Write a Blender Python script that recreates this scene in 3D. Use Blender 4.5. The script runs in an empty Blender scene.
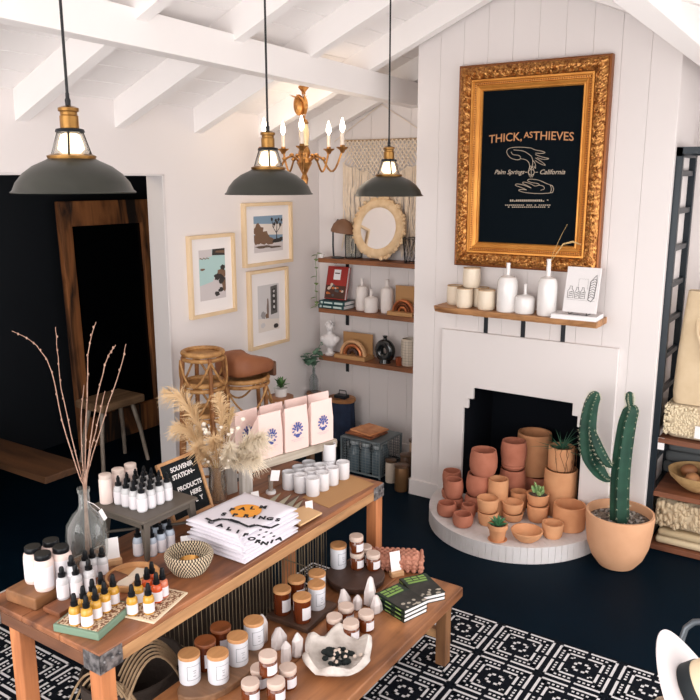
import bpy, bmesh, math, random
from math import sin, cos, pi, radians, sqrt, atan2, exp, tan
from mathutils import Vector, Matrix, noise
SC = bpy.context.scene
COL = SC.collection
random.seed(11)

# ---------------------------------------------------------------- camera model
F = 780.0; PITCH = radians(12.3); YAW = radians(33.5); CH = 2.1
CAM = Vector((0, 0, CH))
FWD = Vector((cos(YAW)*cos(PITCH), sin(YAW)*cos(PITCH), -sin(PITCH)))
RGT = Vector((sin(YAW), -cos(YAW), 0))
UPV = RGT.cross(FWD)
def ray(px, py): return FWD + RGT*((px-350)/F) - UPV*((py-350)/F)
def onz(px, py, z):
    d = ray(px, py); return CAM + d*((z-CH)/d.z)
def onx(px, py, x):
    d = ray(px, py); return CAM + d*(x/d.x)
def ony(px, py, y):
    d = ray(px, py); return CAM + d*(y/d.y)
def behind(px, py, z, r):
    """centre of a round foot whose near edge meets the surface at this spot"""
    p = onz(px, py, z); d = Vector((p.x, p.y, 0)).normalized()
    return p + d*r

# ---------------------------------------------------------------- materials
def lin(c):
    return tuple(((v/255)/12.92 if v/255 <= .04045 else ((v/255+.055)/1.055)**2.4) for v in c[:3]) + (1.0,)
_M = {}
def mat(name, col=None, rough=.6, metal=0.0, col2=None, nscale=8.0, bump=0.0, bscale=None, stretch=None,
        trans=0.0, ior=1.45, emit=None, estr=0.0, coat=0.0, contrast=.25, sheen=0.0, detail=4.0, spec=.5, tint=None):
    if name in _M: return _M[name]
    m = bpy.data.materials.new(name); m.use_nodes = True
    nt = m.node_tree; b = nt.nodes['Principled BSDF']
    b.inputs['Base Color'].default_value = lin(col)
    if tint: b.inputs['Specular Tint'].default_value = (*tint, 1)
    b.inputs['Roughness'].default_value = rough
    b.inputs['Metallic'].default_value = metal
    b.inputs['Transmission Weight'].default_value = trans
    b.inputs['IOR'].default_value = ior
    b.inputs['Coat Weight'].default_value = coat
    b.inputs['Sheen Weight'].default_value = sheen
    b.inputs['Specular IOR Level'].default_value = spec
    if emit:
        b.inputs['Emission Color'].default_value = lin(emit); b.inputs['Emission Strength'].default_value = estr
    if col2 is not None or bump:
        tc = nt.nodes.new('ShaderNodeTexCoord'); mp = nt.nodes.new('ShaderNodeMapping')
        nt.links.new(tc.outputs['Object'], mp.inputs['Vector'])
        if stretch: mp.inputs['Scale'].default_value = stretch
        n = nt.nodes.new('ShaderNodeTexNoise'); n.inputs['Scale'].default_value = nscale; n.inputs['Detail'].default_value = detail
        nt.links.new(mp.outputs['Vector'], n.inputs['Vector'])
        if stretch: n.inputs['Distortion'].default_value = .6
        if col2 is not None:
            r = nt.nodes.new('ShaderNodeValToRGB')
            r.color_ramp.elements[0].position = .5-contrast; r.color_ramp.elements[1].position = .5+contrast
            r.color_ramp.elements[0].color = lin(col); r.color_ramp.elements[1].color = lin(col2)
            nt.links.new(n.outputs['Fac'], r.inputs['Fac']); nt.links.new(r.outputs['Color'], b.inputs['Base Color'])
        if bump:
            n2 = n
            if bscale:
                n2 = nt.nodes.new('ShaderNodeTexNoise'); n2.inputs['Scale'].default_value = bscale; n2.inputs['Detail'].default_value = 5
                nt.links.new(mp.outputs['Vector'], n2.inputs['Vector'])
            bp = nt.nodes.new('ShaderNodeBump'); bp.inputs['Strength'].default_value = bump; bp.inputs['Distance'].default_value = .01
            nt.links.new(n2.outputs['Fac'], bp.inputs['Height']); nt.links.new(bp.outputs['Normal'], b.inputs['Normal'])
    _M[name] = m
    return m
def wood(name, c1, c2, axis='X', scale=14, rough=.55, bump=.25, contrast=.22, coat=0.0, stain=.5):
    """streaky timber: broad figure, fine grain lines and a few darker worn patches"""
    if name in _M: return _M[name]
    m = bpy.data.materials.new(name); m.use_nodes = True; nt = m.node_tree; b = nt.nodes['Principled BSDF']; L = nt.links.new
    tc = nt.nodes.new('ShaderNodeTexCoord')
    def nz(st, sc, det, dist):
        mp = nt.nodes.new('ShaderNodeMapping'); mp.inputs['Scale'].default_value = st; L(tc.outputs['Object'], mp.inputs['Vector'])
        n = nt.nodes.new('ShaderNodeTexNoise'); n.inputs['Scale'].default_value = sc; n.inputs['Detail'].default_value = det; n.inputs['Distortion'].default_value = dist
        L(mp.outputs['Vector'], n.inputs['Vector']); return n.outputs['Fac']
    def ax(s): return {'X': (s, 1, 1), 'Y': (1, s, 1), 'Z': (1, 1, s)}[axis]
    def ramp(f, a, ca, bq, cb):
        r = nt.nodes.new('ShaderNodeValToRGB'); r.color_ramp.elements[0].position = a; r.color_ramp.elements[1].position = bq
        r.color_ramp.elements[0].color = ca; r.color_ramp.elements[1].color = cb; L(f, r.inputs['Fac']); return r.outputs['Color']
    def mul(c_a, c_b):
        x = nt.nodes.new('ShaderNodeMix'); x.data_type = 'RGBA'; x.blend_type = 'MULTIPLY'; x.inputs[0].default_value = 1.0
        L(c_a, x.inputs[6]); L(c_b, x.inputs[7]); return x.outputs[2]
    g = nz(ax(.05), scale*4, 5, .4)
    col = ramp(nz(ax(.16), scale, 8, 1.2), .5-contrast, lin(c1), .5+contrast, lin(c2))
    col = mul(col, ramp(g, .32, (.84, .82, .8, 1), .62, (1.04, 1.04, 1.04, 1)))
    if stain: col = mul(col, ramp(nz(ax(.5), scale*.55, 6, .3), .3, (1-stain*.7, 1-stain*.75, 1-stain*.78, 1), .46, (1, 1, 1, 1)))
    L(col, b.inputs['Base Color']); b.inputs['Roughness'].default_value = rough; b.inputs['Coat Weight'].default_value = coat
    if bump:
        bp = nt.nodes.new('ShaderNodeBump'); bp.inputs['Strength'].default_value = bump; bp.inputs['Distance'].default_value = .004
        L(g, bp.inputs['Height']); L(bp.outputs['Normal'], b.inputs['Normal'])
    _M[name] = m; return m
def glass(name, col, rough=.05, haze=.06):
    """thin glass: mostly see-through with a sharp reflection"""
    if name in _M: return _M[name]
    m = bpy.data.materials.new(name); m.use_nodes = True; nt = m.node_tree
    for n in list(nt.nodes): nt.nodes.remove(n)
    o = nt.nodes.new('ShaderNodeOutputMaterial'); mx = nt.nodes.new('ShaderNodeMixShader')
    t = nt.nodes.new('ShaderNodeBsdfTransparent'); g = nt.nodes.new('ShaderNodeBsdfGlossy'); fr = nt.nodes.new('ShaderNodeLayerWeight')
    t.inputs['Color'].default_value = lin(col); g.inputs['Roughness'].default_value = rough
    fr.inputs['Blend'].default_value = .25
    nt.links.new(fr.outputs['Facing'], mx.inputs[0]); nt.links.new(t.outputs[0], mx.inputs[1]); nt.links.new(g.outputs[0], mx.inputs[2])
    d = nt.nodes.new('ShaderNodeBsdfDiffuse'); d.inputs['Color'].default_value = (.75, .77, .76, 1); m2 = nt.nodes.new('ShaderNodeMixShader'); m2.inputs[0].default_value = haze
    nt.links.new(mx.outputs[0], m2.inputs[1]); nt.links.new(d.outputs[0], m2.inputs[2]); nt.links.new(m2.outputs[0], o.inputs[0])
    _M[name] = m; return m

# ---------------------------------------------------------------- mesh builder
class MB:
    def __init__(s): s.v = []; s.f = []; s.m = []
    def add(s, vs, fs, m=0, X=None):
        b = len(s.v)
        for p in vs:
            p = Vector(p)
            s.v.append(X @ p if X is not None else p)
        for f in fs: s.f.append([b+i for i in f]); s.m.append(m)
        return s
    def box(s, a, b, m=0, X=None):
        x0, y0, z0 = a; x1, y1, z1 = b
        return s.add([(x0,y0,z0),(x1,y0,z0),(x1,y1,z0),(x0,y1,z0),(x0,y0,z1),(x1,y0,z1),(x1,y1,z1),(x0,y1,z1)],
              [(0,3,2,1),(4,5,6,7),(0,1,5,4),(1,2,6,5),(2,3,7,6),(3,0,4,7)], m, X)
    def cbox(s, c, d, m=0, rz=0, X=None):
        T = Matrix.Translation(c) @ Matrix.Rotation(rz, 4, 'Z')
        if X is not None: T = X @ T
        return s.box((-d[0]/2,-d[1]/2,-d[2]/2), (d[0]/2,d[1]/2,d[2]/2), m, T)
    def lathe(s, prof, m=0, seg=24, c=(0,0,0), X=None, a0=0, a1=2*pi, sx=1, sy=1, fn=None):
        full = abs(a1-a0-2*pi) < 1e-6
        n = seg if full else seg+1
        vs = []; ids = []
        for (r, z) in prof:
            if r < 1e-6 and full:
                ids.append([len(vs)]); vs.append((c[0], c[1], c[2]+z)); continue
            row = []
            for i in range(n):
                a = a0+(a1-a0)*i/seg
                rr = r*(fn(a, z) if fn else 1)
                row.append(len(vs)); vs.append((c[0]+rr*cos(a)*sx, c[1]+rr*sin(a)*sy, c[2]+z))
            ids.append(row)
        fs = []
        for j in range(len(ids)-1):
            A, B = ids[j], ids[j+1]
            for i in range(seg):
                k = (i+1) % n
                if len(A) == 1 and len(B) == 1: continue
                if len(A) == 1: fs.append((A[0], B[k], B[i]))
                elif len(B) == 1: fs.append((A[i], A[k], B[0]))
                else: fs.append((A[i], A[k], B[k], B[i]))
        return s.add(vs, fs, m, X)
    def tube(s, path, r, m=0, seg=8, X=None, closed=False, cap=True):
        P = [Vector(p) for p in path]; n = len(P)
        R = r if isinstance(r, (list, tuple)) else [r]*n
        vs = []; up = None
        for i in range(n):
            if closed: t = P[(i+1) % n]-P[i-1]
            else: t = P[min(i+1, n-1)]-P[max(i-1, 0)]
            if t.length < 1e-9: t = Vector((0,0,1))
            t.normalize()
            if up is None:
                up = Vector((0,0,1)) if abs(t.z) < .9 else Vector((1,0,0))
            u = up - t*up.dot(t)
            if u.length < 1e-6: u = t.orthogonal()
            u.normalize(); up = u; w = t.cross(u)
            for k in range(seg):
                a = 2*pi*k/seg
                vs.append(P[i]+(u*cos(a)+w*sin(a))*R[i])
        fs = []
        for i in range(n if closed else n-1):
            j = (i+1) % n
            for k in range(seg):
                l = (k+1) % seg
                fs.append((i*seg+k, i*seg+l, j*seg+l, j*seg+k))
        if cap and not closed:
            fs.append(tuple(range(seg))[::-1]); fs.append(tuple((n-1)*seg+k for k in range(seg)))
        return s.add(vs, fs, m, X)
    def ball(s, c, r, m=0, seg=12, rings=8, X=None):
        rx, ry, rz = (r, r, r) if not isinstance(r, (tuple, list)) else r
        T = Matrix.Translation(c) @ Matrix.Diagonal((rx, ry, rz, 1))
        if X is not None: T = X @ T
        prof = [(sin(pi*j/rings), -cos(pi*j/rings)) for j in range(rings+1)]
        prof[0] = (0,-1); prof[-1] = (0,1)
        return s.lathe(prof, m, seg, X=T)
    def prism(s, poly, z0, z1, m=0, X=None):
        n = len(poly)
        vs = [(x, y, z0) for x, y in poly]+[(x, y, z1) for x, y in poly]
        fs = [tuple(range(n))[::-1], tuple(range(n, 2*n))]+[(i, (i+1) % n, n+(i+1) % n, n+i) for i in range(n)]
        return s.add(vs, fs, m, X)
    def arc(s, r, z0, z1, a0, a1, m=0, seg=8, c=(0,0)):
        return s.lathe([(r, z0), (r, z1)], m, seg, c=(c[0], c[1], 0), a0=a0, a1=a1)
    def text(s, body, size, m=0, X=None, bold=0.0, align='CENTER', extr=.0004, fn=None, shear=0.0, space=1.0):
        cu = bpy.data.curves.new('lettering', 'FONT'); cu.body = body; cu.size = size; cu.align_x = align
        cu.extrude = extr; cu.offset = bold; cu.resolution_u = 3; cu.shear = shear; cu.space_character = space
        o = bpy.data.objects.new('lettering', cu)
        me = bpy.data.meshes.new_from_object(o)
        vs = [fn(v.co) if fn else v.co.copy() for v in me.vertices]
        s.add(vs, [tuple(p.vertices) for p in me.polygons], m, X)
        bpy.data.objects.remove(o); bpy.data.curves.remove(cu); bpy.data.meshes.remove(me)
        return s
    def build(s, name, mats, parent=None, bevel=0.0, subsurf=0, smooth=True, angle=38, bseg=2):
        me = bpy.data.meshes.new(name)
        me.from_pydata([tuple(v) for v in s.v], [], s.f)
        if not isinstance(mats, (list, tuple)): mats = [mats]
        for q in mats: me.materials.append(q)
        me.polygons.foreach_set('material_index', s.m)
        bm = bmesh.new(); bm.from_mesh(me); bmesh.ops.recalc_face_normals(bm, faces=bm.faces); bm.to_mesh(me); bm.free()
        me.polygons.foreach_set('use_smooth', [smooth]*len(me.polygons))
        if smooth: me.set_sharp_from_angle(angle=radians(angle))
        me.update()
        o = bpy.data.objects.new(name, me); COL.objects.link(o)
        if parent is not None: o.parent = parent
        if bevel:
            b = o.modifiers.new('bevel', 'BEVEL'); b.width = bevel; b.segments = bseg; b.limit_method = 'ANGLE'; b.angle_limit = radians(40)
        if subsurf:
            b = o.modifiers.new('subsurf', 'SUBSURF'); b.levels = subsurf; b.render_levels = subsurf
        return o
def tag(o, label=None, cat=None, group=None, kind=None):
    if label: o['label'] = label
    if cat: o['category'] = cat
    if group: o['group'] = group
    if kind: o['kind'] = kind
    return o
def thing(name, label, cat, loc=(0,0,0), rz=0.0, group=None):
    o = bpy.data.objects.new(name, None); COL.objects.link(o); o.empty_display_size = .05
    o.location = loc; o.rotation_euler = (0, 0, rz)
    return tag(o, label, cat, group)
def single(name, mb, mats, label, cat, loc=(0,0,0), rz=0.0, group=None, **k):
    o = mb.build(name, mats, None, **k); o.location = loc; o.rotation_euler = (0, 0, rz)
    return tag(o, label, cat, group)
def struct(name, mb, mats, **k):
    return tag(mb.build(name, mats, None, **k), kind='structure')
def dup(root, loc, rz=0.0, label=None, group=None, scale=None):
    r = root.copy(); COL.objects.link(r); r.location = loc; r.rotation_euler = (0, 0, rz)
    if label: r['label'] = label
    if group: r['group'] = group
    if scale: r.scale = (scale,)*3 if not isinstance(scale, tuple) else scale
    for ch in list(root.children):
        c = ch.copy(); COL.objects.link(c); c.parent = r
        for g in ch.children:
            d = g.copy(); COL.objects.link(d); d.parent = c
    return r
ORD = ['first', 'second', 'third', 'fourth', 'fifth', 'sixth', 'seventh', 'eighth', 'ninth']

# ---------------------------------------------------------------- palette
WHITE = mat('white_paint', (226, 219, 217), rough=.55)
WHITE2 = mat('white_paint_boards', (224, 217, 215), rough=.5)
CEIL = mat('ceiling_paint', (242, 237, 235), rough=.6)
NAVYW = mat('dark_room_paint', (14, 20, 28), rough=.8)
PAPER = mat('white_paper', (238, 234, 234), rough=.7)
CREAM = mat('cream_card', (228, 212, 194), rough=.7)
BLACKP = mat('black_plastic', (12, 15, 19), rough=.35, spec=.3)
BLACKM = mat('black_iron', (22, 27, 34), rough=.4, metal=.3)
BRASS = mat('aged_brass', (176, 124, 62), rough=.32, metal=.9, col2=(128, 84, 40), nscale=12)
WALNUT = wood('walnut_shelf', (116, 70, 40), (74, 42, 24), 'Y', 12)
# ================================================================ THE ROOM
YL = 3.6; XB = 5.0; XC = 4.416; CY0, CY1 = .90, 2.425; RIDGE = 1.73; SL = .42
def zr(y):                       # underside of the rafters
    return 2.887 + SL*(2.407-y) if y >= RIDGE else 2.887 + SL*(2.407-(2*RIDGE-y))
# floor
fl = MB()
fl.box((-1.6, -1.6, -.06), (7.2, 6.2, 0), 0)
fl.box((-1.6, -1.6, -.1), (7.2, 6.2, -.055), 0)
struct('floor', fl, mat('navy_floor_paint', (4, 18, 29), rough=.5, col2=(6, 22, 34), nscale=3, bump=.03, spec=.05, tint=(.5, .8, 1)), smooth=False)
# left wall with the wide opening
w = MB()
w.box((3.39, YL, 0), (XB+.12, YL+.13, 2.62)); w.box((-1.6, YL, 2.13), (3.39, YL+.13, 2.62)); w.box((-1.6, YL, 0), (1.2, YL+.13, 2.13))
struct('wall_left', w, WHITE, smooth=False)
t = MB(); t.box((3.384, YL-.004, 0), (3.405, YL+.135, 2.132)); t.box((1.2, YL-.004, 2.124), (3.405, YL+.135, 2.136))
struct('trim_1', t, mat('grey_casing', (214, 208, 207), rough=.5), smooth=False, bevel=.002)
# back wall of tongue-and-groove boards
w = MB(); w.box((XB+.006, -1.0, 0), (XB+.14, YL, 3.3))
y = -1.0
while y < YL-.01:
    y1 = min(y+.165, YL)
    w.box((XB, y+.0006, 0), (XB+.0122, y1-.0006, 3.3)); y = y1
struct('wall_back', w, WHITE2, smooth=False, bevel=.002)
b = MB(); b.box((XB-.016, -1.0, 0), (XB, CY0, .12)); b.box((XB-.016, CY1, 0), (XB, YL, .12))
struct('baseboard_back', b, WHITE2, smooth=False, bevel=.004)
# chimney breast
c = MB(); x0, x1 = XC+.005, XB
c.box((x0, 2.045, 0), (x1, CY1, 3.25)); c.box((x0, CY0, 0), (x1, 1.27, 3.25)); c.box((x0, 1.27, .825), (x1, 2.045, 3.25))
y = CY0+.001; n = 10; dy = (CY1-CY0-.002)/n
for k in range(n):
    a, bb = y+k*dy, y+(k+1)*dy
    zz = .83 if (bb > 1.27 and a < 2.045) else 0
    c.box((XC, a+.0005, zz), (x0+.001, bb-.0005, 3.25))
struct('wall_chimney', c, WHITE2, smooth=False, bevel=.0016)
f = MB()
f.box((4.86, 1.2, .0), (4.9, 2.1, .9)); f.box((XC+.0, 2.04, .1), (4.9, 2.06, .9)); f.box((XC, 1.255, .1), (4.9, 1.275, .9)); f.box((XC, 1.2, .82), (4.9, 2.1, .85)); f.box((XC, 1.2, .02), (4.9, 2.1, .098))
struct('wall_firebox', f, mat('soot_black', (7, 12, 20), rough=.85, spec=.2), smooth=False)
s = MB()
R90 = Matrix(((0,0,1,0),(1,0,0,0),(0,1,0,0),(0,0,0,1)))     # (u,v,w) -> x=w, y=u, z=v
s.prism([(1.10,.0),(1.275,.0),(1.275,.68),(1.308,.68),(1.308,.745),(1.341,.745),(1.341,.82),(1.974,.82),(1.974,.745),(2.006,.745),(2.006,.68),(2.039,.68),(2.039,0),(2.205,0),(2.205,1.175),(1.10,1.175)], 4.392, XC, X=R90)
struct('trim_2', s, WHITE, smooth=False, bevel=.004)
b = MB(); b.box((XC-.014, 2.205, 0), (XC, CY1+.014, .11)); b.box((XC-.014, CY1, 0), (XB, CY1+.014, .11)); b.box((XC-.014, CY0-.014, 0), (XC, 1.10, .11)); b.box((XC-.014, CY0-.014, 0), (XB, CY0, .11))
struct('baseboard_chimney', b, WHITE2, smooth=False, bevel=.004)
# raised hearth: half-round slab with a rim of upright white bricks
h = MB(); HA, HB = .585, .545; HC = (XC-.018, 1.647); nb = 44
def hp(t, ins): return (HC[0]+(HA-ins)*cos(t), HC[1]+(HB-ins)*sin(t))
for k in range(nb):
    a0 = pi/2+pi*k/nb+.0012; a1 = pi/2+pi*(k+1)/nb-.0012
    h.prism([hp(a0, 0), hp(a1, 0), hp(a1, .1), hp(a0, .1)], 0, .1, 0)
h.prism([hp(pi/2+pi*k/40, .004) for k in range(41)], .0, .0985, 0)
struct('trim_hearth', h, mat('white_brick_paint', (222, 219, 221), rough=.6, col2=(206, 200, 197), nscale=7, bump=.2, contrast=.3), smooth=False, bevel=.0015)
# ceiling: sloped boards, rafters, two long beams
cl = MB(); th = .15
def slope_quad(ya, yb, z_off, t, x0, x1, m=0):
    za, zb = zr(ya)+z_off, zr(yb)+z_off
    cl.add([(x0,ya,za),(x1,ya,za),(x1,yb,zb),(x0,yb,zb),(x0,ya,za+t),(x1,ya,za+t),(x1,yb,zb+t),(x0,yb,zb+t)],
           [(0,3,2,1),(4,5,6,7),(0,1,5,4),(1,2,6,5),(2,3,7,6),(3,0,4,7)], m)
nbd = 14
for side in (1, -1):
    ln = (YL+.13-RIDGE) if side == 1 else 2.3
    for k in range(nbd):
        a = RIDGE+side*ln*k/nbd; bq = RIDGE+side*ln*(k+1)/nbd
        e = .003*side
        slope_quad(a+e, bq-e, th, .02, -1.2, XB+.14)
    slope_quad(RIDGE, RIDGE+side*ln, th+.018, .03, -1.2, XB+.14)
struct('ceiling', cl, CEIL, smooth=False)
raf = MB()
for i, x in enumerate([-.63, -.01, .61, 1.23, 1.85, 2.47, 3.09, 3.71, 4.335, 4.93]):
    cl = MB()
    for side in (1, -1):
        slope_quad(RIDGE, RIDGE+side*(YL-RIDGE if side == 1 else 2.25), 0, th, x-.035, x+.035)
    struct('ceiling_rafter', cl, CEIL, smooth=False)
B = MB(); xs = (-1.2, XB)
def beam(y0, y1, zlo0, zlo1, hgt):
    B.add([(xs[0],y0,zlo0),(xs[1],y0,zlo1),(xs[1],y1,zlo1),(xs[0],y1,zlo0),(xs[0],y0,zlo0+hgt),(xs[1],y0,zlo1+hgt),(xs[1],y1,zlo1+hgt),(xs[0],y1,zlo0+hgt)],
          [(0,3,2,1),(4,5,6,7),(0,1,5,4),(1,2,6,5),(2,3,7,6),(3,0,4,7)])
beam(2.70, 2.80, 2.745, 2.592, .155)
struct('ceiling_beam', B, CEIL, smooth=False, bevel=.004)
B = MB(); beam(.66, .76, 2.72, 2.60, .155)
struct('ceiling_beam', B, CEIL, smooth=False, bevel=.004)
# the dark room beyond the opening
d = MB(); d.box((-1.6, 5.3, 0), (5.2, 5.4, 2.5)); d.box((5.1, YL+.13, 0), (5.2, 5.4, 2.5)); d.box((-1.7, YL+.13, 0), (-1.6, 5.4, 2.5)); d.box((-1.7, YL+.13, 2.5), (5.2, 5.4, 2.6))
struct('wall_dark_room', d, NAVYW, smooth=False)
# black lining of the wall seen from the dark room
d = MB(); d.box((3.40, YL+.132, 0), (5.1, YL+.145, 2.5)); d.box((-1.6, YL+.14, 2.16), (3.40, YL+.145, 2.5))
struct('wall_dark_lining', d, NAVYW, smooth=False)

# ---------------------------------------------------------------- rug
T = .2847
def rug(label, RX1, RY0, NX, NY):
    rg = MB()
    rg.box((RX1-NX*T, RY0, .0), (RX1+.004, RY0+NY*T, .008), 0)
    def q(u0, v0, u1, v1, ox, oy):
        rg.add([(ox+u0*T, oy+v0*T, .0092), (ox+u1*T, oy+v0*T, .0092), (ox+u1*T, oy+v1*T, .0092), (ox+u0*T, oy+v1*T, .0092)], [(0,1,2,3)], 1)
    for ix in range(NX):
        for iy in range(NY):
            ox, oy = RX1-(ix+1)*T, RY0+iy*T
            for sd in range(4):
                def seg(a0, b0, a1, b1):       # along one side, inset from it
                    if sd == 0: q(a0, b0, a1, b1, ox, oy)
                    elif sd == 1: q(a0, 1-b1, a1, 1-b0, ox, oy)
                    elif sd == 2: q(b0, a0, b1, a1, ox, oy)
                    else: q(1-b1, a0, 1-b0, a1, ox, oy)
                seg(.04, .04, .475, .082); seg(.525, .04, .96, .082)
                for k in range(5):
                    a = .122+k*.07
                    seg(a, .122, a+.038, .16); seg(1-a-.038, .122, 1-a, .16)
                seg(.205, .205, .475, .245); seg(.525, .205, .795, .245)
                seg(.375, .375, .475, .42); seg(.525, .375, .625, .42)
                seg(.285, .285, .35, .325); seg(.65, .285, .715, .325)
    single('rug', rg, [mat('rug_black', (16, 20, 27), rough=.95, spec=.1), mat('rug_white', (208, 206, 208), rough=.95)], label, 'rug', smooth=False)
rug('black rug woven with white geometric squares in front of the hearth, under both tables', 3.243, .124, 9, 8)
rug('black rug with white geometric squares by the dark opening, under the table end', 1.895, 2.43, 8, 4)

# ---------------------------------------------------------------- camera and light
cam = bpy.data.cameras.new('camera'); co = bpy.data.objects.new('camera', cam); COL.objects.link(co)
cam.sensor_width = 36; cam.lens = 36*F/700; cam.clip_start = .02
co.location = CAM; co.rotation_euler = Matrix((RGT, UPV, -FWD)).transposed().to_euler()
SC.camera = co
def area(name, loc, rot, sx, sy, e, col):
    l = bpy.data.lights.new(name, 'AREA'); l.shape = 'RECTANGLE'; l.size = sx; l.size_y = sy; l.energy = e; l.color = col
    o = bpy.data.objects.new(name, l); COL.objects.link(o); o.location = loc; o.rotation_euler = rot; return o
area('daylight_side_window', (2.6, -1.05, 1.45), (radians(92), 0, 0), 4.2, 1.5, 34, (1, .965, .945))
area('daylight_shop_front', (-1.15, 1.4, 1.6), (radians(92), 0, radians(-90)), 3.2, 1.7, 60, (1, .965, .945))
area('ceiling_fill_side', (2.2, -1.25, .25), (radians(140), 0, 0), 4.6, 1.1, 24, (1, .965, .945))  # added upward area light, brightens the ceiling from the window side
area('ceiling_fill_front', (-1.2, 1.6, .25), (radians(140), 0, radians(-90)), 3.4, 1.0, 26, (1, .965, .945))  # second added upward fill for the ceiling, from the shop front
W = bpy.data.worlds.new('daylight'); SC.world = W; W.use_nodes = True
W.node_tree.nodes['Background'].inputs[0].default_value = (1, .965, .95, 1); W.node_tree.nodes['Background'].inputs[1].default_value = 1.6
SC.view_settings.view_transform = 'Standard'; SC.view_settings.look = 'None'; SC.view_settings.exposure = 0.21; SC.view_settings.gamma = 1.0
SC.view_settings.use_curve_mapping = False
# ================================================================ CHIMNEY WALL
# big gilt frame with the painted sign
fy0, fy1, fz0, fz1 = 1.24, 2.122, 1.588, 2.75
fr = thing('framed_sign', 'large ornate gilt frame around a black shop sign on the chimney', 'sign', (XC, (fy0+fy1)/2, fz0))
W2, H2 = (fy1-fy0)/2, fz1-fz0
# local frame: u along -Y (image right), v up, w out of wall (-X)
LX = Matrix(((0,0,-1,0),(-1,0,0,0),(0,1,0,0),(0,0,0,1)))
def sweep(mb, prof, amp=None, step=.0055, m=0):
    sides = [((-W2, 0), (W2, 0), (0, 1)), ((W2, 0), (W2, H2), (-1, 0)), ((W2, H2), (-W2, H2), (0, -1)), ((-W2, H2), (-W2, 0), (1, 0))]
    for (a, b, inn) in sides:
        L = sqrt((b[0]-a[0])**2+(b[1]-a[1])**2); dx, dy = (b[0]-a[0])/L, (b[1]-a[1])/L
        ns = max(2, int(L/step)) if amp else 1
        vs = []; fs = []
        for i in range(ns+1):
            for j, (d, hgt) in enumerate(prof):
                s_ = d+(L-2*d)*i/ns
                p = (a[0]+dx*s_+inn[0]*d, a[1]+dy*s_+inn[1]*d)
                hh = hgt
                if amp and 0 < j < len(prof)-1:
                    # acanthus-like relief: repeated scrolls with rough leaf detail
                    k = s_/.047
                    uu = (k % 1)-.5; vv = (d-.046)/.047
                    rr = sqrt(uu*uu+vv*vv); th_ = atan2(vv, uu)
                    sc = .5+.5*sin(rr*26-th_*2)
                    hh += amp*(sc*1.2+.9*noise.noise(Vector((p[0]*95, p[1]*95, d*95))))
                vs.append((p[0], p[1], hh))
        n = len(prof)
        for i in range(ns):
            for j in range(n-1):
                fs.append((i*n+j, (i+1)*n+j, (i+1)*n+j+1, i*n+j+1))
        mb.add(vs, fs, m, LX)
GOLDD = mat('gilt_carved', (206, 148, 82), rough=.36, metal=.7, col2=(128, 74, 34), nscale=55, contrast=.16)
GOLD = mat('gilt_smooth', (222, 156, 76), rough=.4, metal=.55, col2=(198, 130, 58), nscale=10, bump=.1)
GOLDE = mat('gilt_edge', (138, 82, 42), rough=.45, metal=.5)
mb = MB(); sweep(mb, [(0,0),(0,.045),(.008,.052),(.014,.05)]); mb.build('outer_edge', GOLDE, fr)
mb = MB(); sweep(mb, [(.013,.044)]+[(.013+.068*k/13, .05+.02*sin(pi*k/13)) for k in range(14)]+[(.082,.04)], amp=.0065); mb.build('carved_band', GOLDD, fr, angle=60)
mb = MB(); sweep(mb, [(.08,.044),(.084,.056),(.094,.056),(.1,.045),(.112,.042),(.118,.05),(.124,.047),(.134,.038),(.141,.04),(.146,.034),(.148,.02)]); mb.build('inner_moulding', GOLD, fr)
mb = MB()
for a, b, inn in [((-W2,0),(W2,0),(0,1)),((W2,0),(W2,H2),(-1,0)),((W2,H2),(-W2,H2),(0,-1)),((-W2,H2),(-W2,0),(1,0))]:
    L = sqrt((b[0]-a[0])**2+(b[1]-a[1])**2); d = .106; n = int((L-2*d)/.013)
    for i in range(n+1):
        s_ = d+(L-2*d)*i/n
        mb.ball((a[0]+(b[0]-a[0])/L*s_+inn[0]*d, a[1]+(b[1]-a[1])/L*s_+inn[1]*d, .045), .0048, 0, 6, 4, X=LX)
mb.build('bead_row', GOLDE, fr)
mb = MB(); mb.box((-W2+.14, .14, .018), (W2-.14, H2-.14, .024), 0, LX); mb.build('sign_board', mat('sign_black', (8, 16, 22), rough=.75, spec=.06), fr, smooth=False)
INK = mat('sign_gold_ink', (196, 138, 92), rough=.6); INK2 = mat('sign_pale_ink', (186, 170, 152), rough=.6)
def sgn(px, py):            # photo spot on the sign -> local u, v
    p = onx(px, py, XC-.024); return (-(p.y-(fy0+fy1)/2), p.z-fz0)
mb = MB()
u0, v0 = sgn(490, 139); u1, _ = sgn(575, 139)
cu_ = (u0+u1)/2; hw = (u1-u0)/2
def archf(k, base):
    return lambda c: Vector((c.x, c.y+base-k*(c.x/hw)**2*.5, c.z))
Tm = LX @ Matrix.Translation((cu_, 0, .0245))
for ttl, cx_, sz, up in (('THICK,', -.31*2*hw, .066, 0), ('AS', -.035*2*hw, .048, .012), ('THIEVES', .255*2*hw, .066, 0)):
    mb.text(ttl, sz, 0, Tm, bold=.0004, fn=lambda c, cx_=cx_, up=up: Vector((c.x*.98+cx_, c.y+v0-.012+up-.012*((c.x+cx_)/hw)**2, c.z)))
mb.build('sign_title', INK, fr, smooth=False)
mb = MB()
ul, vl = sgn(509, 172); ur, vr = sgn(552, 172)
mb.text('Palm Springs', .036, 0, LX @ Matrix.Translation((ul, vl-.012, .0245)), shear=.35, bold=.0002)
mb.text('California', .038, 0, LX @ Matrix.Translation((ur, vr-.012, .0245)), shear=.35, bold=.0002)
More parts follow.
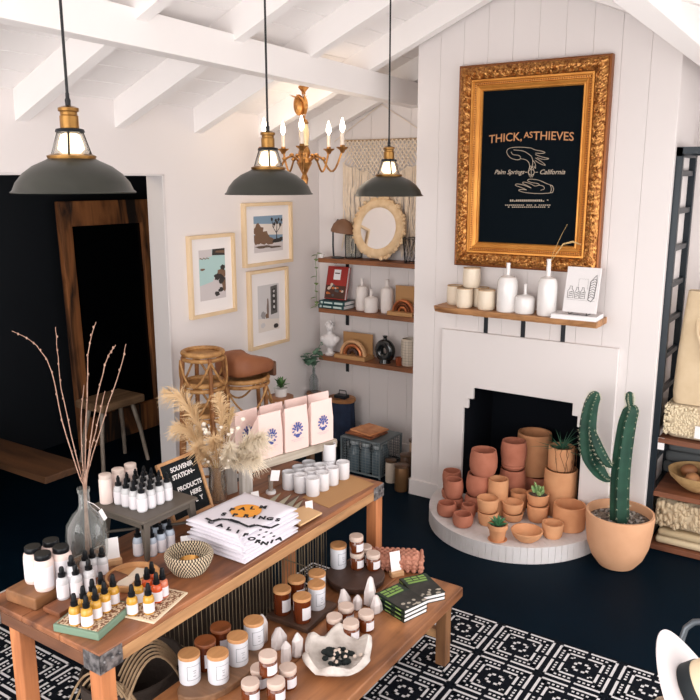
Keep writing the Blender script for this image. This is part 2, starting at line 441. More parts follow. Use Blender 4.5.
def rule(pxa, pxb, py):
    a, b_ = sgn(pxa, py); a2, b2 = sgn(pxb, py)
    n = int((a2-a)/.012)
    for i in range(n):
        if random.random() < .85: mb.box((a+(a2-a)*i/n, b_+(b2-b_)*i/n, .0245), (a+(a2-a)*(i+.72)/n, b_+(b2-b_)*i/n+.005, .025), 0, LX)
rule(510, 549, 200.5); rule(510, 549, 201.5)
rule(505, 551, 205.5); rule(508, 550, 207.5)
mb.build('sign_small_lettering', INK2, fr, smooth=False)
# two drawn hands: upper one hanging down, lower one open
mb = MB()
def stroke(pts, r=.0017):
    P = [Vector((*sgn(470+x*130/700, 110+y*130/700), .0245)) for x, y in pts]
    Q = []
    for i in range(len(P)-1):
        p0, p1, p2, p3 = P[max(i-1,0)], P[i], P[i+1], P[min(i+2, len(P)-1)]
        for k in range(4):
            t = k/4
            Q.append(.5*((2*p1)+(p2-p0)*t+(2*p0-5*p1+4*p2-p3)*t*t+(-p0+3*p1-3*p2+p3)*t**3))
    Q.append(P[-1]); mb.tube(Q, r, 0, 5, X=LX)
stroke([(330,205),(270,200),(215,205),(198,225),(215,255),(250,268),(272,262),(265,245),(232,240),(222,225)])
stroke([(272,262),(300,268),(318,285),(322,310),(328,318),(336,300),(338,270),(330,248)])
stroke([(338,270),(352,290),(352,315),(344,300)]); stroke([(330,205),(352,215),(388,222),(405,230),(380,234),(352,232)])
stroke([(352,240),(385,252),(425,262),(395,266),(360,256)]); stroke([(352,258),(380,275),(398,288),(405,298),(380,290),(350,272)]); stroke([(235,215),(290,222),(330,248)])
stroke([(445,408),(410,395),(370,378),(325,372),(310,380),(330,390),(365,396),(372,404),(350,410)])
stroke([(350,410),(320,395),(290,388),(285,396),(310,408),(330,420)]); stroke([(330,420),(290,405),(255,398),(245,406),(270,415),(305,430)]); stroke([(305,430),(275,428),(262,432),(278,440),(310,446),(370,450),(415,448),(445,444)])
stroke([(445,408),(450,426),(445,444)]); stroke([(434,406),(438,426),(434,446)]); stroke([(370,404),(395,410),(400,425),(380,432)])
for dx_ in (-16, 0, 16): stroke([(330+dx_*.3,300),(330+dx_,335),(330+dx_*.3,362)])
stroke([(312,335),(330,318),(348,335),(330,352),(312,335)]); stroke([(296,335),(308,335)]); stroke([(352,335),(366,335)])
mb.build('sign_drawing', INK2, fr, smooth=False)

# live-edge mantel shelf with iron brackets
MZ = 1.345
ms = thing('mantel_shelf', 'live-edge wooden mantel shelf on black brackets below the gilt frame', 'shelf', (XC, 1.66, MZ))
mb = MB(); n = 36; y_a, y_b = 1.185-1.66, 2.19-1.66
top = []; bot = []
for i in range(n+1):
    y = y_a+(y_b-y_a)*i/n
    e = .008*noise.noise(Vector((y*9, 1, 0)))+.004*noise.noise(Vector((y*31, 3, 0)))
    if i > n-5: e += .03*((i-(n-5))/5)**2
    top.append((-.205+e, y)); bot.append((-.192+e+.006*noise.noise(Vector((y*20, 9, 0))), y))
vs = []; 
for (a, b_) in zip(top, bot):
    vs += [(0, a[1], 0), (a[0], a[1], 0), (b_[0]-.01, b_[1], -.018), (b_[0], b_[1], -.036), (0, b_[1], -.036)]
fs = []
for i in range(n):
    for k in range(5):
        l = (k+1) % 5; fs.append((i*5+k, i*5+l, (i+1)*5+l, (i+1)*5+k))
fs += [(0,1,2,3,4), tuple(n*5+k for k in (4,3,2,1,0))]
mb.add(vs, fs); mb.build('shelf_board', wood('mantel_wood', (204, 152, 102), (132, 86, 52), 'Y', 16, contrast=.18), ms, angle=50)
for yb in (1.43, 1.675, 1.915):
    b_ = MB(); b_.box((-.17, -.0125, -.041), (0, .0125, -.036)); b_.box((-.006, -.0125, -.17), (0, .0125, -.036))
    o = b_.build('bracket', BLACKM, ms); o.location.y = yb-1.66

# cream cups
SPECK = mat('cream_stoneware', (232, 218, 198), rough=.45, col2=(222, 205, 182), nscale=9)
SPECK_IN = mat('raw_clay', (196, 160, 122), rough=.7)
def cup(label, loc, R=.05, H=.115, grp='stoneware cups on the mantel'):
    t = thing('stoneware_cup', label, 'cup', loc, random.random()*6, grp)
    m_ = MB(); m_.lathe([(0,0),(R*.82,0),(R*.95,.008),(R,.03),(R*.99,H*.7),(R*.95,H),(R*.9,H),(R*.9,H*.3),(R*.8,.012),(0,.012)], 0, 28); m_.build('body', SPECK, t)
    m_ = MB(); m_.lathe([(R*.955,H-.004),(R*.965,H+.001),(R*.9,H+.001),(R*.885,H-.004)], 0, 28); m_.build('rim_band', SPECK_IN, t, 'unglazed tan rim' and 0)
    return t
def my(px, py=300, x=4.29): return onx(px, py, x).y
ch = .118
cup('cream stoneware cup at the front of the mantel end, under a stacked cup', (4.285, my(464.5, x=4.285), MZ), H=ch)
cup('cream stoneware cup beside the tall white bottle on the mantel', (4.285, my(486.5, x=4.285), MZ), .053, ch)
ca = (4.365, my(457, x=4.365)+.015, MZ); cb = (4.365, my(481, x=4.365), MZ)
cup('cream stoneware cup against the wall at the outer end of the mantel', ca, H=ch)
cup('cream stoneware cup against the wall behind the paired cups', cb, H=ch)
cup('cream stoneware cup stacked on top of the other cups', (4.325, my(471, x=4.325), MZ+ch+.002), .053, ch)
# white ceramic bottles
GLAZE = mat('white_glaze', (232, 228, 226), rough=.22, coat=.3)
def vase_bottle(label, loc, R, HB, HN, rn, cat='bottle', grp='white ceramic bottles', name='ceramic_bottle', matl=None, stopper=False):
    t = thing(name, label, cat, loc, 0, grp)
    m_ = MB(); m_.lathe([(0,0),(R*.93,0),(R,.008),(R,HB*.72),(R*.96,HB*.86),(R*.78,HB*.96),(R*.4,HB),(rn,HB+.006),(rn,HB+HN*.5)], 0, 28); m_.build('body', matl or GLAZE, t)
    m_ = MB(); m_.lathe([(rn,HB+HN*.45),(rn*.92,HB+HN*.8),(rn*1.1,HB+HN),(rn*.7,HB+HN),(rn*.6,HB+HN*.6)], 0, 16); m_.build('neck', matl or GLAZE, t)
    return t
vase_bottle('tall white ceramic bottle beside the cream cups on the mantel', (4.29, my(507), MZ), .06, .21, .075, .012)
vase_bottle('short round white ceramic bottle between the two tall ones on the mantel', (4.29, my(525), MZ), .058, .105, .065, .009)
tb = vase_bottle('tall white ceramic bottle holding a dry sprig beside the mantel book', (4.29, my(547), MZ), .055, .22, .1, .013)
sp = MB(); zt = MZ+.31
p0 = Vector((0, 0, .29)); P1 = [p0, p0+Vector((-.01,-.03,.08)), p0+Vector((-.02,-.07,.17)), p0+Vector((-.02,-.1,.23))]
sp.tube(P1, [.0016,.0014,.001,.0006], 0, 5)
sp.tube([p0, p0+Vector((-.02,-.05,.07)), p0+Vector((-.03,-.085,.12)), p0+Vector((-.035,-.14,.135)), p0+Vector((-.04,-.19,.12))], [.0016,.002,.0045,.006,.0015], 0, 6)
sp.build('dry_sprig', mat('dry_stem', (206, 172, 118), rough=.8), tb)
# book lying flat and the drawn card standing on a little wire easel
bc = Vector((4.285, 1.305, MZ))
t = thing('book', 'white book lying flat under the standing line-drawn book', 'book', bc, radians(2))
m_ = MB(); m_.box((-.075,-.115,0),(.085,.14,.003)); m_.box((-.075,-.115,.023),(.085,.14,.026)); m_.box((.08,-.115,0),(.085,.14,.026)); m_.build('cover', mat('white_cover', (226,222,222), rough=.45), t, smooth=False)
m_ = MB(); m_.box((-.071,-.111,.003),(.08,.136,.023)); m_.build('pages', PAPER, t, smooth=False)
t = thing('standing_book', 'white book with a line drawing of bottles propped upright on the mantel', 'book', bc+Vector((-.012,-.012,.027)), 0)
TL = Matrix.Rotation(radians(-12), 4, 'Y').inverted()
LB = Matrix.Translation((-.03,0,.012)) @ Matrix.Rotation(radians(13), 4, 'Y') @ Matrix(((0,0,-1,0),(-1,0,0,0),(0,1,0,0),(0,0,0,1)))
m_ = MB(); LB = LB @ Matrix.Scale(.87, 4); m_.box((-.108,0,-.012),(.108,.29,.0),0,LB); m_.build('cover', mat('white_cover'), t, smooth=False, bevel=.0015)
m_ = MB()
def ln(pts, r=.0009): m_.tube([(x,y,.0006) for x,y in pts], r, 0, 4, X=LB)
ln([(.045,.085),(.05,.2),(.085,.245),(.088,.2),(.082,.1),(.065,.075),(.045,.085)], .0025)
for k in range(8):
    y = .095+k*.016; ln([(.047+.001*k,y),(.06+.003*k,y+.012),(.084,y+.004)], .0018)
for (cx_, w_, h_) in ((-.07,.018,.075),(-.028,.014,.07),(.008,.015,.07)):
    ln([(cx_-w_,.09),(cx_-w_,.09+h_*.6),(cx_-w_*.4,.09+h_*.8),(cx_-w_*.4,.09+h_),(cx_+w_*.4,.09+h_),(cx_+w_*.4,.09+h_*.8),(cx_+w_,.09+h_*.6),(cx_+w_,.09),(cx_-w_,.09)], .0016)
    for k in range(3): ln([(cx_-w_*.6,.1+k*.012),(cx_+w_*.7,.108+k*.012)], .002)
ln([(-.025,.15),(-.025,.215),(.035,.215),(.035,.15)], .0006); ln([(-.09,.08),(.09,.078)], .0005)
m_.build('cover_drawing', mat('grey_ink', (92,90,90), rough=.7), t, smooth=False)
m_ = MB(); m_.tube([(-.05,-.05,.004),(-.05,.05,.004)], .002, 0, 6); 
for s_ in (-.05,.05): m_.tube([(-.062,s_,.016),(-.05,s_,.003),(.03,s_,.003),(.055,s_*.4,.12)], .002, 0, 6)
m_.build('easel', BLACKM, t)

# ---------------------------------------------------------------- terracotta pots on the hearth
TERRA = mat('terracotta_red', (190, 122, 98), rough=.85, col2=(172, 104, 80), nscale=14, bump=.08)
TERRO = mat('terracotta_orange', (220, 160, 116), rough=.8, col2=(206, 142, 98), nscale=12, bump=.06)
TERRP = mat('terracotta_pale', (222, 166, 122), rough=.8, col2=(210, 150, 106), nscale=12, bump=.06)
SOIL = mat('gravel_soil', (70, 60, 56), rough=.95, col2=(140, 128, 116), nscale=60, contrast=.12, bump=.5)
def pot_profile(kind, R, H):
    w_ = .007
    if kind == 'barrel': o = [(R*.72,0),(R*.86,H*.08),(R*.98,H*.3),(R,H*.55),(R*.97,H*.75),(R*.9,H*.93),(R*.88,H)]
    elif kind == 'ridged': o = [(R*.7,0),(R*.82,H*.05),(R*.9,H*.12),(R*.86,H*.16),(R*.92,H*.22),(R*.89,H*.26),(R*.98,H*.5),(R,H*.72),(R*.93,H*.95),(R*.9,H)]
    elif kind == 'cyl': o = [(R*.95,0),(R*.99,H*.03),(R,H*.5),(R*.99,H*.96),(R*.97,H)]
    elif kind == 'cup': o = [(R*.72,0),(R*.82,H*.08),(R*.92,H*.4),(R*.97,H*.8),(R,H*.97),(R*.98,H)]
    elif kind == 'bowl': o = [(R*.42,0),(R*.55,H*.04),(R*.8,H*.35),(R*.95,H*.72),(R,H*.96),(R*.98,H)]
    elif kind == 'taper': o = [(R*.68,0),(R*.7,H*.02),(R*.88,H*.72),(R*.89,H*.73),(R*1.0,H*.74),(R,H*.99),(R*.98,H)]
    inner = [(max(r-w_, .004), z) for r, z in o[::-1] if z > H*.3]
    return [(0,0)]+o+inner+[(inner[-1][0]*.9, H*.28), (0, H*.28)]
POTS = {}
def pot(key, label, px, x, base, py_rim, wpx, kind, m_, plant=None, dy=0):
    p = onx(px, py_rim, x); dep = (p-CAM).dot(FWD)
    R = wpx*dep/F/2; z0 = .1 if base is None else POTS[base][3]
    if base: x_, y_ = POTS[base][0], POTS[base][1]; y_ = p.y if abs(p.y-y_) < .03 else y_; 
    else: x_, y_ = x, p.y
    H = p.z-z0-.001
    g = 'terracotta pots on the hearth'
    b_ = MB(); b_.lathe(pot_profile(kind, R, H), 0, 32)
    POTS[key] = (x_, y_, R, z0+H+.001, H)
    if not plant: return single('terracotta_pot', b_, m_, label, 'pot', (x_, y_, z0+.0005), 0, g)
    t = thing('potted_plant', label, 'plant', (x_, y_, z0+.0005), 0, None)
    b_.build('pot', m_, t)
    s_ = MB(); s_.lathe([(0,H*.8),(R*.93,H*.8)], 0, 20); s_.build('soil', SOIL, t)
    plant(t, R, H); return t
GREEN = mat('succulent_green', (52, 106, 72), rough=.5, col2=(80, 136, 92), nscale=20); GREEN2 = mat('jade_green', (92, 148, 96), rough=.45, col2=(176, 196, 128), nscale=25)
GREEN3 = mat('air_plant_green', (44, 92, 72), rough=.6, col2=(70, 112, 84), nscale=20)
def leaf(b_, base, tip, wd, m=0, lift=.3, th_=.15):
    base = Vector(base); tip = Vector(tip); d = tip-base; L = d.length; d.normalize()
    sd = d.cross(Vector((0,0,1)));  sd = sd.normalized() if sd.length > 1e-4 else Vector((1,0,0)); up = sd.cross(d)
    P = []; Rr = []
    for k in range(7):
        t = k/6; P.append(base+(tip-base)*t+up*L*lift*sin(pi*t)*.5)
    vs = []; fs = []
    for k, p in enumerate(P):
        w_ = wd*(sin(pi*min(1,(k/6)*.9+.12))**.8) if k < 6 else .0005
        vs += [p+sd*w_, p+up*w_*th_*2, p-sd*w_, p-up*w_*th_*2]
    for k in range(6):
        for j in range(4):
            l = (j+1) % 4; fs.append((k*4+j, k*4+l, (k+1)*4+l, (k+1)*4+j))
    fs += [(0,1,2,3), (27,26,25,24)]
    b_.add(vs, fs, m)
def haworthia(t, R, H):
    b_ = MB()
    for k in range(14):
        a = k*2.4; e = .3+.9*(k/14); L = R*(1.25-.3*k/14)
        leaf(b_, (0,0,H*.82), (L*cos(a)*cos(e), L*sin(a)*cos(e), H*.85+L*sin(e)*1.15), R*.17, 0, .1, .3)
    b_.build('succulent', GREEN, t)
    s_ = MB(); s_.lathe([(0,-.0005),(R*.8,-.0005),(R*.98,.006),(R*.95,.008),(R*.7,.002)], 0, 24); s_.build('saucer', TERRO, t)
def jade(t, R, H):
    b_ = MB()
    for (a, r, h, s_) in ((2.2,.45,.55,1.0),(2.6,.3,.95,.9),(.4,.3,.45,.9),(-.5,.45,.4,1.0),(1.2,.2,.5,.8),(3.6,.5,.3,.8),(-1.4,.4,.3,.8),(5.3,.15,.6,.7)):
        c = Vector((R*r*cos(a), R*r*sin(a), H*.85+R*h))
        b_.ball(c, (R*.3*s_, R*.13*s_, R*.36*s_), 0, 10, 8, X=Matrix.Translation(c) @ Matrix.Rotation(a+1, 4, 'Z') @ Matrix.Rotation(.35, 4, 'X') @ Matrix.Translation(-c))
        b_.tube([(0,0,H*.8), c*.9+Vector((0,0,H*.05))], R*.04, 0, 5)
    b_.build('succulent', GREEN2, t)
def tillandsia(t, R, H):
    b_ = MB(); rnd = random.Random(4)
    for k in range(46):
        a = rnd.random()*6.28; e = rnd.uniform(.05, 1.45); L = rnd.uniform(.08, .19); dr = rnd.uniform(.0, .09)
        P = []
        for j in range(7):
            s_ = j/6; r = L*s_*cos(e); z = L*s_*sin(e)-dr*s_*s_
            P.append((r*cos(a), r*sin(a), H*.85+z))
        b_.tube(P, [.0034*(1-j/6.5) for j in range(7)], 0, 5)
    b_.build('air_plant', GREEN3, t)
    b_ = MB()
    for k in range(8):
        a = pi+.64+rnd.uniform(-1.1, 1.1); P = []
        for j in range(9):
            s_ = j/8; r = R*(.6+.45*min(1, s_*3))+.004+.006*rnd.random()
            P.append((r*cos(a), r*sin(a), H*.88+(H*.2*sin(pi*min(1, s_*3)) if s_ < .33 else -(s_-.33)*H*1.5*rnd.uniform(.9,1.0)))); a += rnd.uniform(-.14,.14)
        b_.tube(P, .0016, 0, 5)
    b_.build('hanging_root', mat('dry_root', (116, 78, 52), rough=.9), t)
pot('A3','reddish terracotta pot at the foot of the tallest three-pot stack', 477, 4.215, None, 494, 25, 'barrel', TERRA)
pot('A2','reddish terracotta pot in the middle of the tallest three-pot stack', 479, 4.215, 'A3', 473, 25, 'barrel', TERRA)
pot('A1','big round-bellied terracotta pot topping the three-pot stack', 484, 4.215, 'A2', 449.5, 28, 'barrel', TERRA)
pot('B2','wide reddish terracotta pot under the ribbed barrel pot', 513, 4.44, None, 468, 27, 'barrel', TERRA)
pot('B1','ribbed terracotta barrel pot standing on a wide pot in the fireplace mouth', 509, 4.44, 'B2', 439.5, 26, 'ridged', TERRA)
pot('C2','small reddish pot under another against the fireplace surround', 451, 4.29, None, 489, 19, 'ridged', TERRA)
pot('C1','small reddish pot stacked against the fireplace surround', 452, 4.29, 'C2', 470.5, 19, 'ridged', TERRA)
pot('E2','lower pot of the reddish two-pot stack by the hearth rim', 454, 4.16, None, 497, 19, 'ridged', TERRA)
pot('E1','upper pot of the reddish two-pot stack by the hearth rim', 454, 4.16, 'E2', 479, 19.5, 'barrel', TERRA)
pot('D','small reddish round pot at the hearth edge farthest from the cactus', 447, 4.035, None, 502.5, 20, 'barrel', TERRA)
pot('E','small reddish round pot by the hearth edge beside the tall orange stack', 463, 3.95, None, 513.5, 21, 'barrel', TERRA)
pot('N','small reddish pot half hidden between the hearth-edge round pots', 468.5, 4.075, None, 504, 15, 'barrel', TERRA)
pot('F1','lower orange pot of the stack behind the spiky succulent', 488, 4.055, None, 511, 21, 'cup', TERRP)
pot('F2','upper orange pot of the stack behind the spiky succulent', 488, 4.055, 'F1', 497.5, 22, 'cup', TERRP)
pot('G1','lower pale orange pot of the stack in front of the tallest reddish stack', 498, 4.215, None, 497, 19, 'cup', TERRP)
pot('G2','upper pale orange pot beside the round-bellied pot stack', 498.5, 4.215, 'G1', 478.5, 20.5, 'cyl', TERRP)
pot('S','small tapered terracotta pot on a saucer with a spiky succulent', 498, 3.885, None, 523.5, 20, 'taper', TERRO, haworthia)
pot('K1','lower orange pot of the stack behind the shallow bowl', 513, 4.19, None, 512, 21, 'cup', TERRP)
pot('K2','upper orange pot of the stack behind the shallow bowl', 513, 4.19, 'K1', 501.5, 22, 'cup', TERRP)
pot('M','small orange pot between the bowl stack and the jade plant stack', 519, 4.315, None, 491, 17, 'cup', TERRO)
pot('BW','shallow rounded terracotta bowl at the middle of the hearth edge', 527, 3.975, None, 529.5, 32, 'bowl', TERRP)
pot('H1','orange pot under the potted jade succulent', 538, 4.265, None, 504, 22, 'cup', TERRO)
pot('H2','orange pot with a small round-leaved succulent on top of another pot', 538, 4.265, 'H1', 493, 22.5, 'cup', TERRO, jade)
pot('I','small orange cup-shaped pot beside the shallow bowl', 553, 4.1, None, 522.5, 22, 'cup', TERRP)
pot('J','wide orange cylinder pot beside the cactus planter', 570, 4.275, None, 504, 32, 'cyl', TERRO)
pot('L1','broad pale cylinder pot under the wispy air plant', 561.5, 4.455, None, 468, 33, 'cyl', TERRP)
pot('L2','pale cylinder pot with a wispy air plant and hanging roots', 562, 4.455, 'L1', 446, 26, 'cyl', TERRP, tillandsia)
pot('P1','orange pot carrying the tallest cylinder in the fireplace mouth', 537, 4.68, None, 473, 35, 'cyl', TERRA)
pot('P2','tallest orange cylinder pot in the fireplace mouth', 535, 4.68, 'P1', 432, 34, 'cyl', TERRO)
# ---------------------------------------------------------------- the cactus
cp = Vector((4.168, .972, 0))
t = thing('potted_cactus', 'tall two-armed green cactus in a large round terracotta planter', 'cactus', cp)
R, H = .183, .315
b_ = MB(); b_.lathe([(0,0),(.075,0),(.1,.006),(.14,.06),(.165,.13),(.176,.21),(R,H*.92),(R-.002,H),(R-.014,H),(R-.016,.22),(0,.22)], 0, 40); b_.build('planter', mat('planter_clay', (224, 172, 134), rough=.75, col2=(212, 158, 120), nscale=8, bump=.05), t)
b_ = MB(); b_.lathe([(0,.262),(R-.012,.262)], 0, 24)
rnd = random.Random(5)
for k in range(90):
    a = rnd.random()*6.28; r = (R-.03)*sqrt(rnd.random()); s_ = rnd.uniform(.006, .014)
    b_.ball((r*cos(a), r*sin(a), .266), (s_, s_*.8, s_*.6), 1, 6, 4)
b_.build('gravel', [SOIL, mat('pebble', (150, 142, 136), rough=.8)], t, angle=60)
CACT = mat('cactus_green', (16, 48, 40), rough=.65, col2=(34, 78, 58), nscale=10)
SPINE = mat('cactus_spine', (206, 204, 176), rough=.7)
def cactus(pts, rad, ribs, name, ph=0):
    P = [Vector(p)-cp for p in pts]; 
    Q = []; RR = []
    for i in range(len(P)-1):
        p0, p1, p2, p3 = P[max(i-1,0)], P[i], P[i+1], P[min(i+2, len(P)-1)]
        for k in range(6):
            u = k/6
            Q.append(.5*((2*p1)+(p2-p0)*u+(2*p0-5*p1+4*p2-p3)*u*u+(-p0+3*p1-3*p2+p3)*u**3)); RR.append(rad[i]+(rad[i+1]-rad[i])*u)
    Q.append(P[-1]); RR.append(rad[-1])
    seg = ribs*4; n = len(Q); vs = []; sp_ = MB(); up = None
    for i in range(n):
        tg = (Q[min(i+1,n-1)]-Q[max(i-1,0)]).normalized()
        if up is None: up = Vector((1,0,0))
        u = (up-tg*up.dot(tg)).normalized(); up = u; w_ = tg.cross(u)
        for k in range(seg):
            a = 2*pi*k/seg; f_ = .97+.16*cos(ribs*a)
            vs.append(Q[i]+(u*cos(a+ph)+w_*sin(a+ph))*RR[i]*f_)
        if i % 2 == 0 and RR[i] > .012:
            for k in range(ribs):
                a = 2*pi*k/ribs+ph; o_ = u*cos(a)+w_*sin(a); b0 = Q[i]+o_*RR[i]*1.13
                for dz in (-.5, .5):
                    for dw in (-.5, .5):
                        sp_.tube([b0, b0+(o_+tg*dz+tg.cross(o_)*dw)*.010], [.0008,.0003], 0, 3, cap=False)
    fs = []
    for i in range(n-1):
        for k in range(seg):
            l = (k+1) % seg; fs.append((i*seg+k, i*seg+l, (i+1)*seg+l, (i+1)*seg+k))
    fs += [tuple(range(seg))[::-1], tuple((n-1)*seg+k for k in range(seg))]
    b_ = MB(); b_.add(vs, fs); o = b_.build(name, CACT, t, angle=70)
    sp_.build('spine', SPINE, o, smooth=False)
cx0 = cp.x-.0
def cpt(px, py, dx=0): return onx(px, py, cx0+dx)
base = Vector((cx0, onx(621, 522, cx0).y, .2))
cactus([base, cpt(619.5,515), cpt(620,485), cpt(622.5,455), cpt(627,425), cpt(631,410), cpt(631.5,404.5)], [.047,.047,.047,.046,.044,.038,.012], 6, 'trunk')
cactus([cpt(630.5,407), cpt(630,402), cpt(629.5,398), cpt(629.5,393.5), cpt(629.5,391.5)], [.014,.018,.02,.016,.004], 6, 'bud')
cactus([cpt(611,479.5,-.03), cpt(606,478,-.035), cpt(599,471,-.04), cpt(591,458,-.045), cpt(588.5,443,-.04), cpt(588,425,-.035), cpt(591,406,-.03), cpt(595,396,-.03), cpt(597,392,-.03)], [.01,.024,.038,.046,.047,.043,.037,.03,.009], 6, 'arm', .3)
cactus([cpt(612,467,-.075), cpt(607,463,-.08), cpt(600,452,-.08), cpt(595,440,-.075), cpt(592,428,-.06)], [.008,.022,.027,.024,.01], 5, 'side_arm', .2)
# ================================================================ ALCOVE SHELVES
AX = 4.895; SY0, SY1 = 2.46, 3.468
SZ = [1.523, 1.14, .766]
SN = ['top', 'middle', 'bottom']
SL_WOOD = wood('shelf_wood', (160, 102, 62), (104, 62, 36), 'Y', 14)
for z, nm in zip(SZ, SN):
    t = thing('wall_shelf', f'{nm} wooden shelf of the alcove on black iron brackets', 'shelf', (XB, (SY0+SY1)/2, z), 0, 'alcove shelves')
    m_ = MB(); m_.box((-.2, SY0-(SY0+SY1)/2, -.032), (-.002, SY1-(SY0+SY1)/2, 0)); m_.build('board', SL_WOOD, t, bevel=.003, smooth=False)
    for yb in (3.33, 2.66):
        m_ = MB(); m_.box((-.17, -.014, -.037), (-.002, .014, -.032)); m_.box((-.008, -.014, -.15), (-.002, .014, -.032))
        o = m_.build('bracket', BLACKM, t, smooth=False); o.location.y = yb-(SY0+SY1)/2
def ay(px, py, x=AX): return onx(px, py, x).y
# -- top shelf
t = thing('round_mirror', 'round mirror in a knobbly shell-edged frame on the top alcove shelf', 'mirror', (4.92, ay(379, 233, 4.90), SZ[0]), 0)
MT = Matrix.Translation((-.02, 0, .232)) @ Matrix.Scale(1.2, 4) @ Matrix.Rotation(radians(9), 4, 'Y') @ Matrix(((0,0,-1,0),(-1,0,0,0),(0,1,0,0),(0,0,0,1)))
SHELLM = mat('shell_frame', (234, 206, 168), rough=.7, col2=(206, 172, 130), nscale=18, bump=.3)
m_ = MB(); m_.lathe([(.125,.012),(.128,.02),(.15,.026),(.172,.022),(.18,.008),(.18,-.008),(.125,-.008)], 0, 40, X=MT)
rnd = random.Random(3)
for k in range(58):
    a = 2*pi*k/58+rnd.uniform(-.04,.04); r = rnd.uniform(.17,.186); s_ = rnd.uniform(.008,.015)
    m_.ball((r*cos(a), r*sin(a), rnd.uniform(0,.014)), (s_*1.2, s_, s_*.8), 0, 7, 5, X=MT)
m_.build('shell_frame', SHELLM, t, angle=60)
m_ = MB(); m_.lathe([(0,.012),(.128,.012)], 0, 40, X=MT); m_.build('mirror_glass', mat('mirror_silver', (235,232,230), rough=.02, metal=1.0), t)
dl = Vector((AX-.02, ay(338, 250, AX-.02), SZ[0]))
t = thing('desk_lamp', 'small lamp with a brown dome shade on a bent black stem, top alcove shelf', 'lamp', dl)
m_ = MB(); m_.lathe([(0,0),(.05,0),(.05,.008),(.012,.016),(0,.016)], 0, 24); m_.build('base', BLACKM, t)
m_ = MB(); m_.tube([(0,.04,.012),(0,.046,.09),(0,.045,.19),(0,.03,.25),(0,-.0,.285),(0,-.04,.27)], .007, 0, 8); m_.build('stem', BLACKM, t)
m_ = MB(); m_.lathe([(.074,0),(.073,.012),(.062,.045),(.04,.07),(.012,.082),(0,.083),(0,.078),(.04,.064),(.07,.008)], 0, 28, X=Matrix.Translation((0,-.04,.195))@Matrix.Rotation(radians(8),4,'X')@Matrix.Scale(1.2,4)); m_.build('dome_shade', mat('brown_leather_shade', (122, 88, 66), rough=.6), t)
t = thing('glass_lantern', 'wire-edged glass box lantern beside the dome lamp on the top shelf', 'lantern', (AX+.04, ay(350.5, 250, AX), SZ[0]))
m_ = MB()
c8 = [(x,y,z) for x in (-.04,.04) for y in (-.045,.045) for z in (.004,.175)]
for i in range(8):
    for j in range(i+1,8):
        if sum(abs(c8[i][k]-c8[j][k]) > 1e-6 for k in range(3)) == 1: m_.tube([c8[i], c8[j]], .0035, 0, 5)
m_.build('wire_frame', BLACKM, t)
m_ = MB(); m_.box((-.039,-.044,.005),(.039,.044,.174)); m_.build('glass_box', glass('pale_glass', (226,228,224)), t, smooth=False)
t = thing('wire_basket', 'dark wire basket with crossed wires at the chimney end of the top shelf', 'basket', (AX-.02, ay(413, 250, AX-.02)-.005, SZ[0]))
m_ = MB(); n = 14
for zz, r in ((.004,.062),(.175,.078)): m_.tube([(r*cos(2*pi*k/24), r*sin(2*pi*k/24), zz) for k in range(24)], .003, 0, 5, closed=True)
for k in range(n):
    for d in (-1, 1):
        a = 2*pi*k/n; m_.tube([(.062*cos(a), .062*sin(a), .004), (.07*cos(a+d*.25), .07*sin(a+d*.25), .09), (.078*cos(a+d*.5), .078*sin(a+d*.5), .175)], .0018, 0, 4)
m_.build('wire_mesh', BLACKM, t)
# -- middle shelf
def book_flat(label, loc, d, rz, cm, lm=None, grp=None, name='book'):
    t = thing(name, label, 'book', loc, rz, grp); x, y, h = d
    m_ = MB(); c = .003
    m_.box((-x/2,-y/2,0),(x/2,y/2,c)); m_.box((-x/2,-y/2,h-c),(x/2,y/2,h)); m_.box((-x/2,-y/2,0),(-x/2+c,y/2,h)); m_.build('cover', cm, t, smooth=False)
    m_ = MB(); m_.box((-x/2+c,-y/2+.004,c),(x/2-.004,y/2-.004,h-c)); m_.build('pages', PAPER, t, smooth=False)
    if lm:
        m_ = MB()
        for (a, b_, zz0, zz1) in ((-.42,-.1,.25,.75),(-.02,.3,.3,.7),(.36,.44,.2,.8)):
            m_.box((-x/2-.0006, y*a, h*zz0), (-x/2, y*b_, h*zz1))
        m_.build('spine_panel', lm, t, smooth=False)
    return t
TEAL = mat('teal_cover', (40, 78, 82), rough=.5); PALE = mat('pale_teal', (188, 206, 202), rough=.6)
by = ay(337, 302, AX); 
book_flat('teal-spined book at the bottom of the pair under the red book', (AX-.01, by, SZ[1]), (.15, .235, .03), 0, TEAL, PALE, 'teal books')
book_flat('teal-spined book directly under the upright red book', (AX-.01, by-.006, SZ[1]+.031), (.145, .23, .03), .03, TEAL, PALE, 'teal books')
t = thing('standing_book', 'red cookbook propped upright on two teal books, middle alcove shelf', 'book', (AX-.03, by+.006, SZ[1]+.062))
LB = Matrix.Translation((-.0,0,.0065)) @ Matrix.Rotation(radians(14), 4, 'Y') @ Matrix.Rotation(radians(0),4,'Z') @ Matrix(((0,0,-1,0),(-1,0,0,0),(0,1,0,0),(0,0,0,1)))
m_ = MB(); LB = LB @ Matrix.Scale(1.2, 4); m_.box((-.078,0,-.003),(.078,.21,0),0,LB); m_.box((-.078,0,-.026),(.078,.21,-.023),0,LB); m_.box((-.078,0,-.026),(-.075,.21,0),0,LB); m_.build('cover', mat('red_cover', (156, 44, 38), rough=.45), t, smooth=False)
m_ = MB(); m_.box((-.075,.003,-.023),(.075,.207,-.003),0,LB); m_.build('pages', PAPER, t, smooth=False)
m_ = MB(); m_.box((-.026,.125,0),(.026,.19,.0006),0,LB); m_.build('title_panel', PAPER, t, smooth=False)
m_ = MB(); m_.box((-.076,.004,0),(.076,.088,.0004),0,LB)
rnd = random.Random(8)
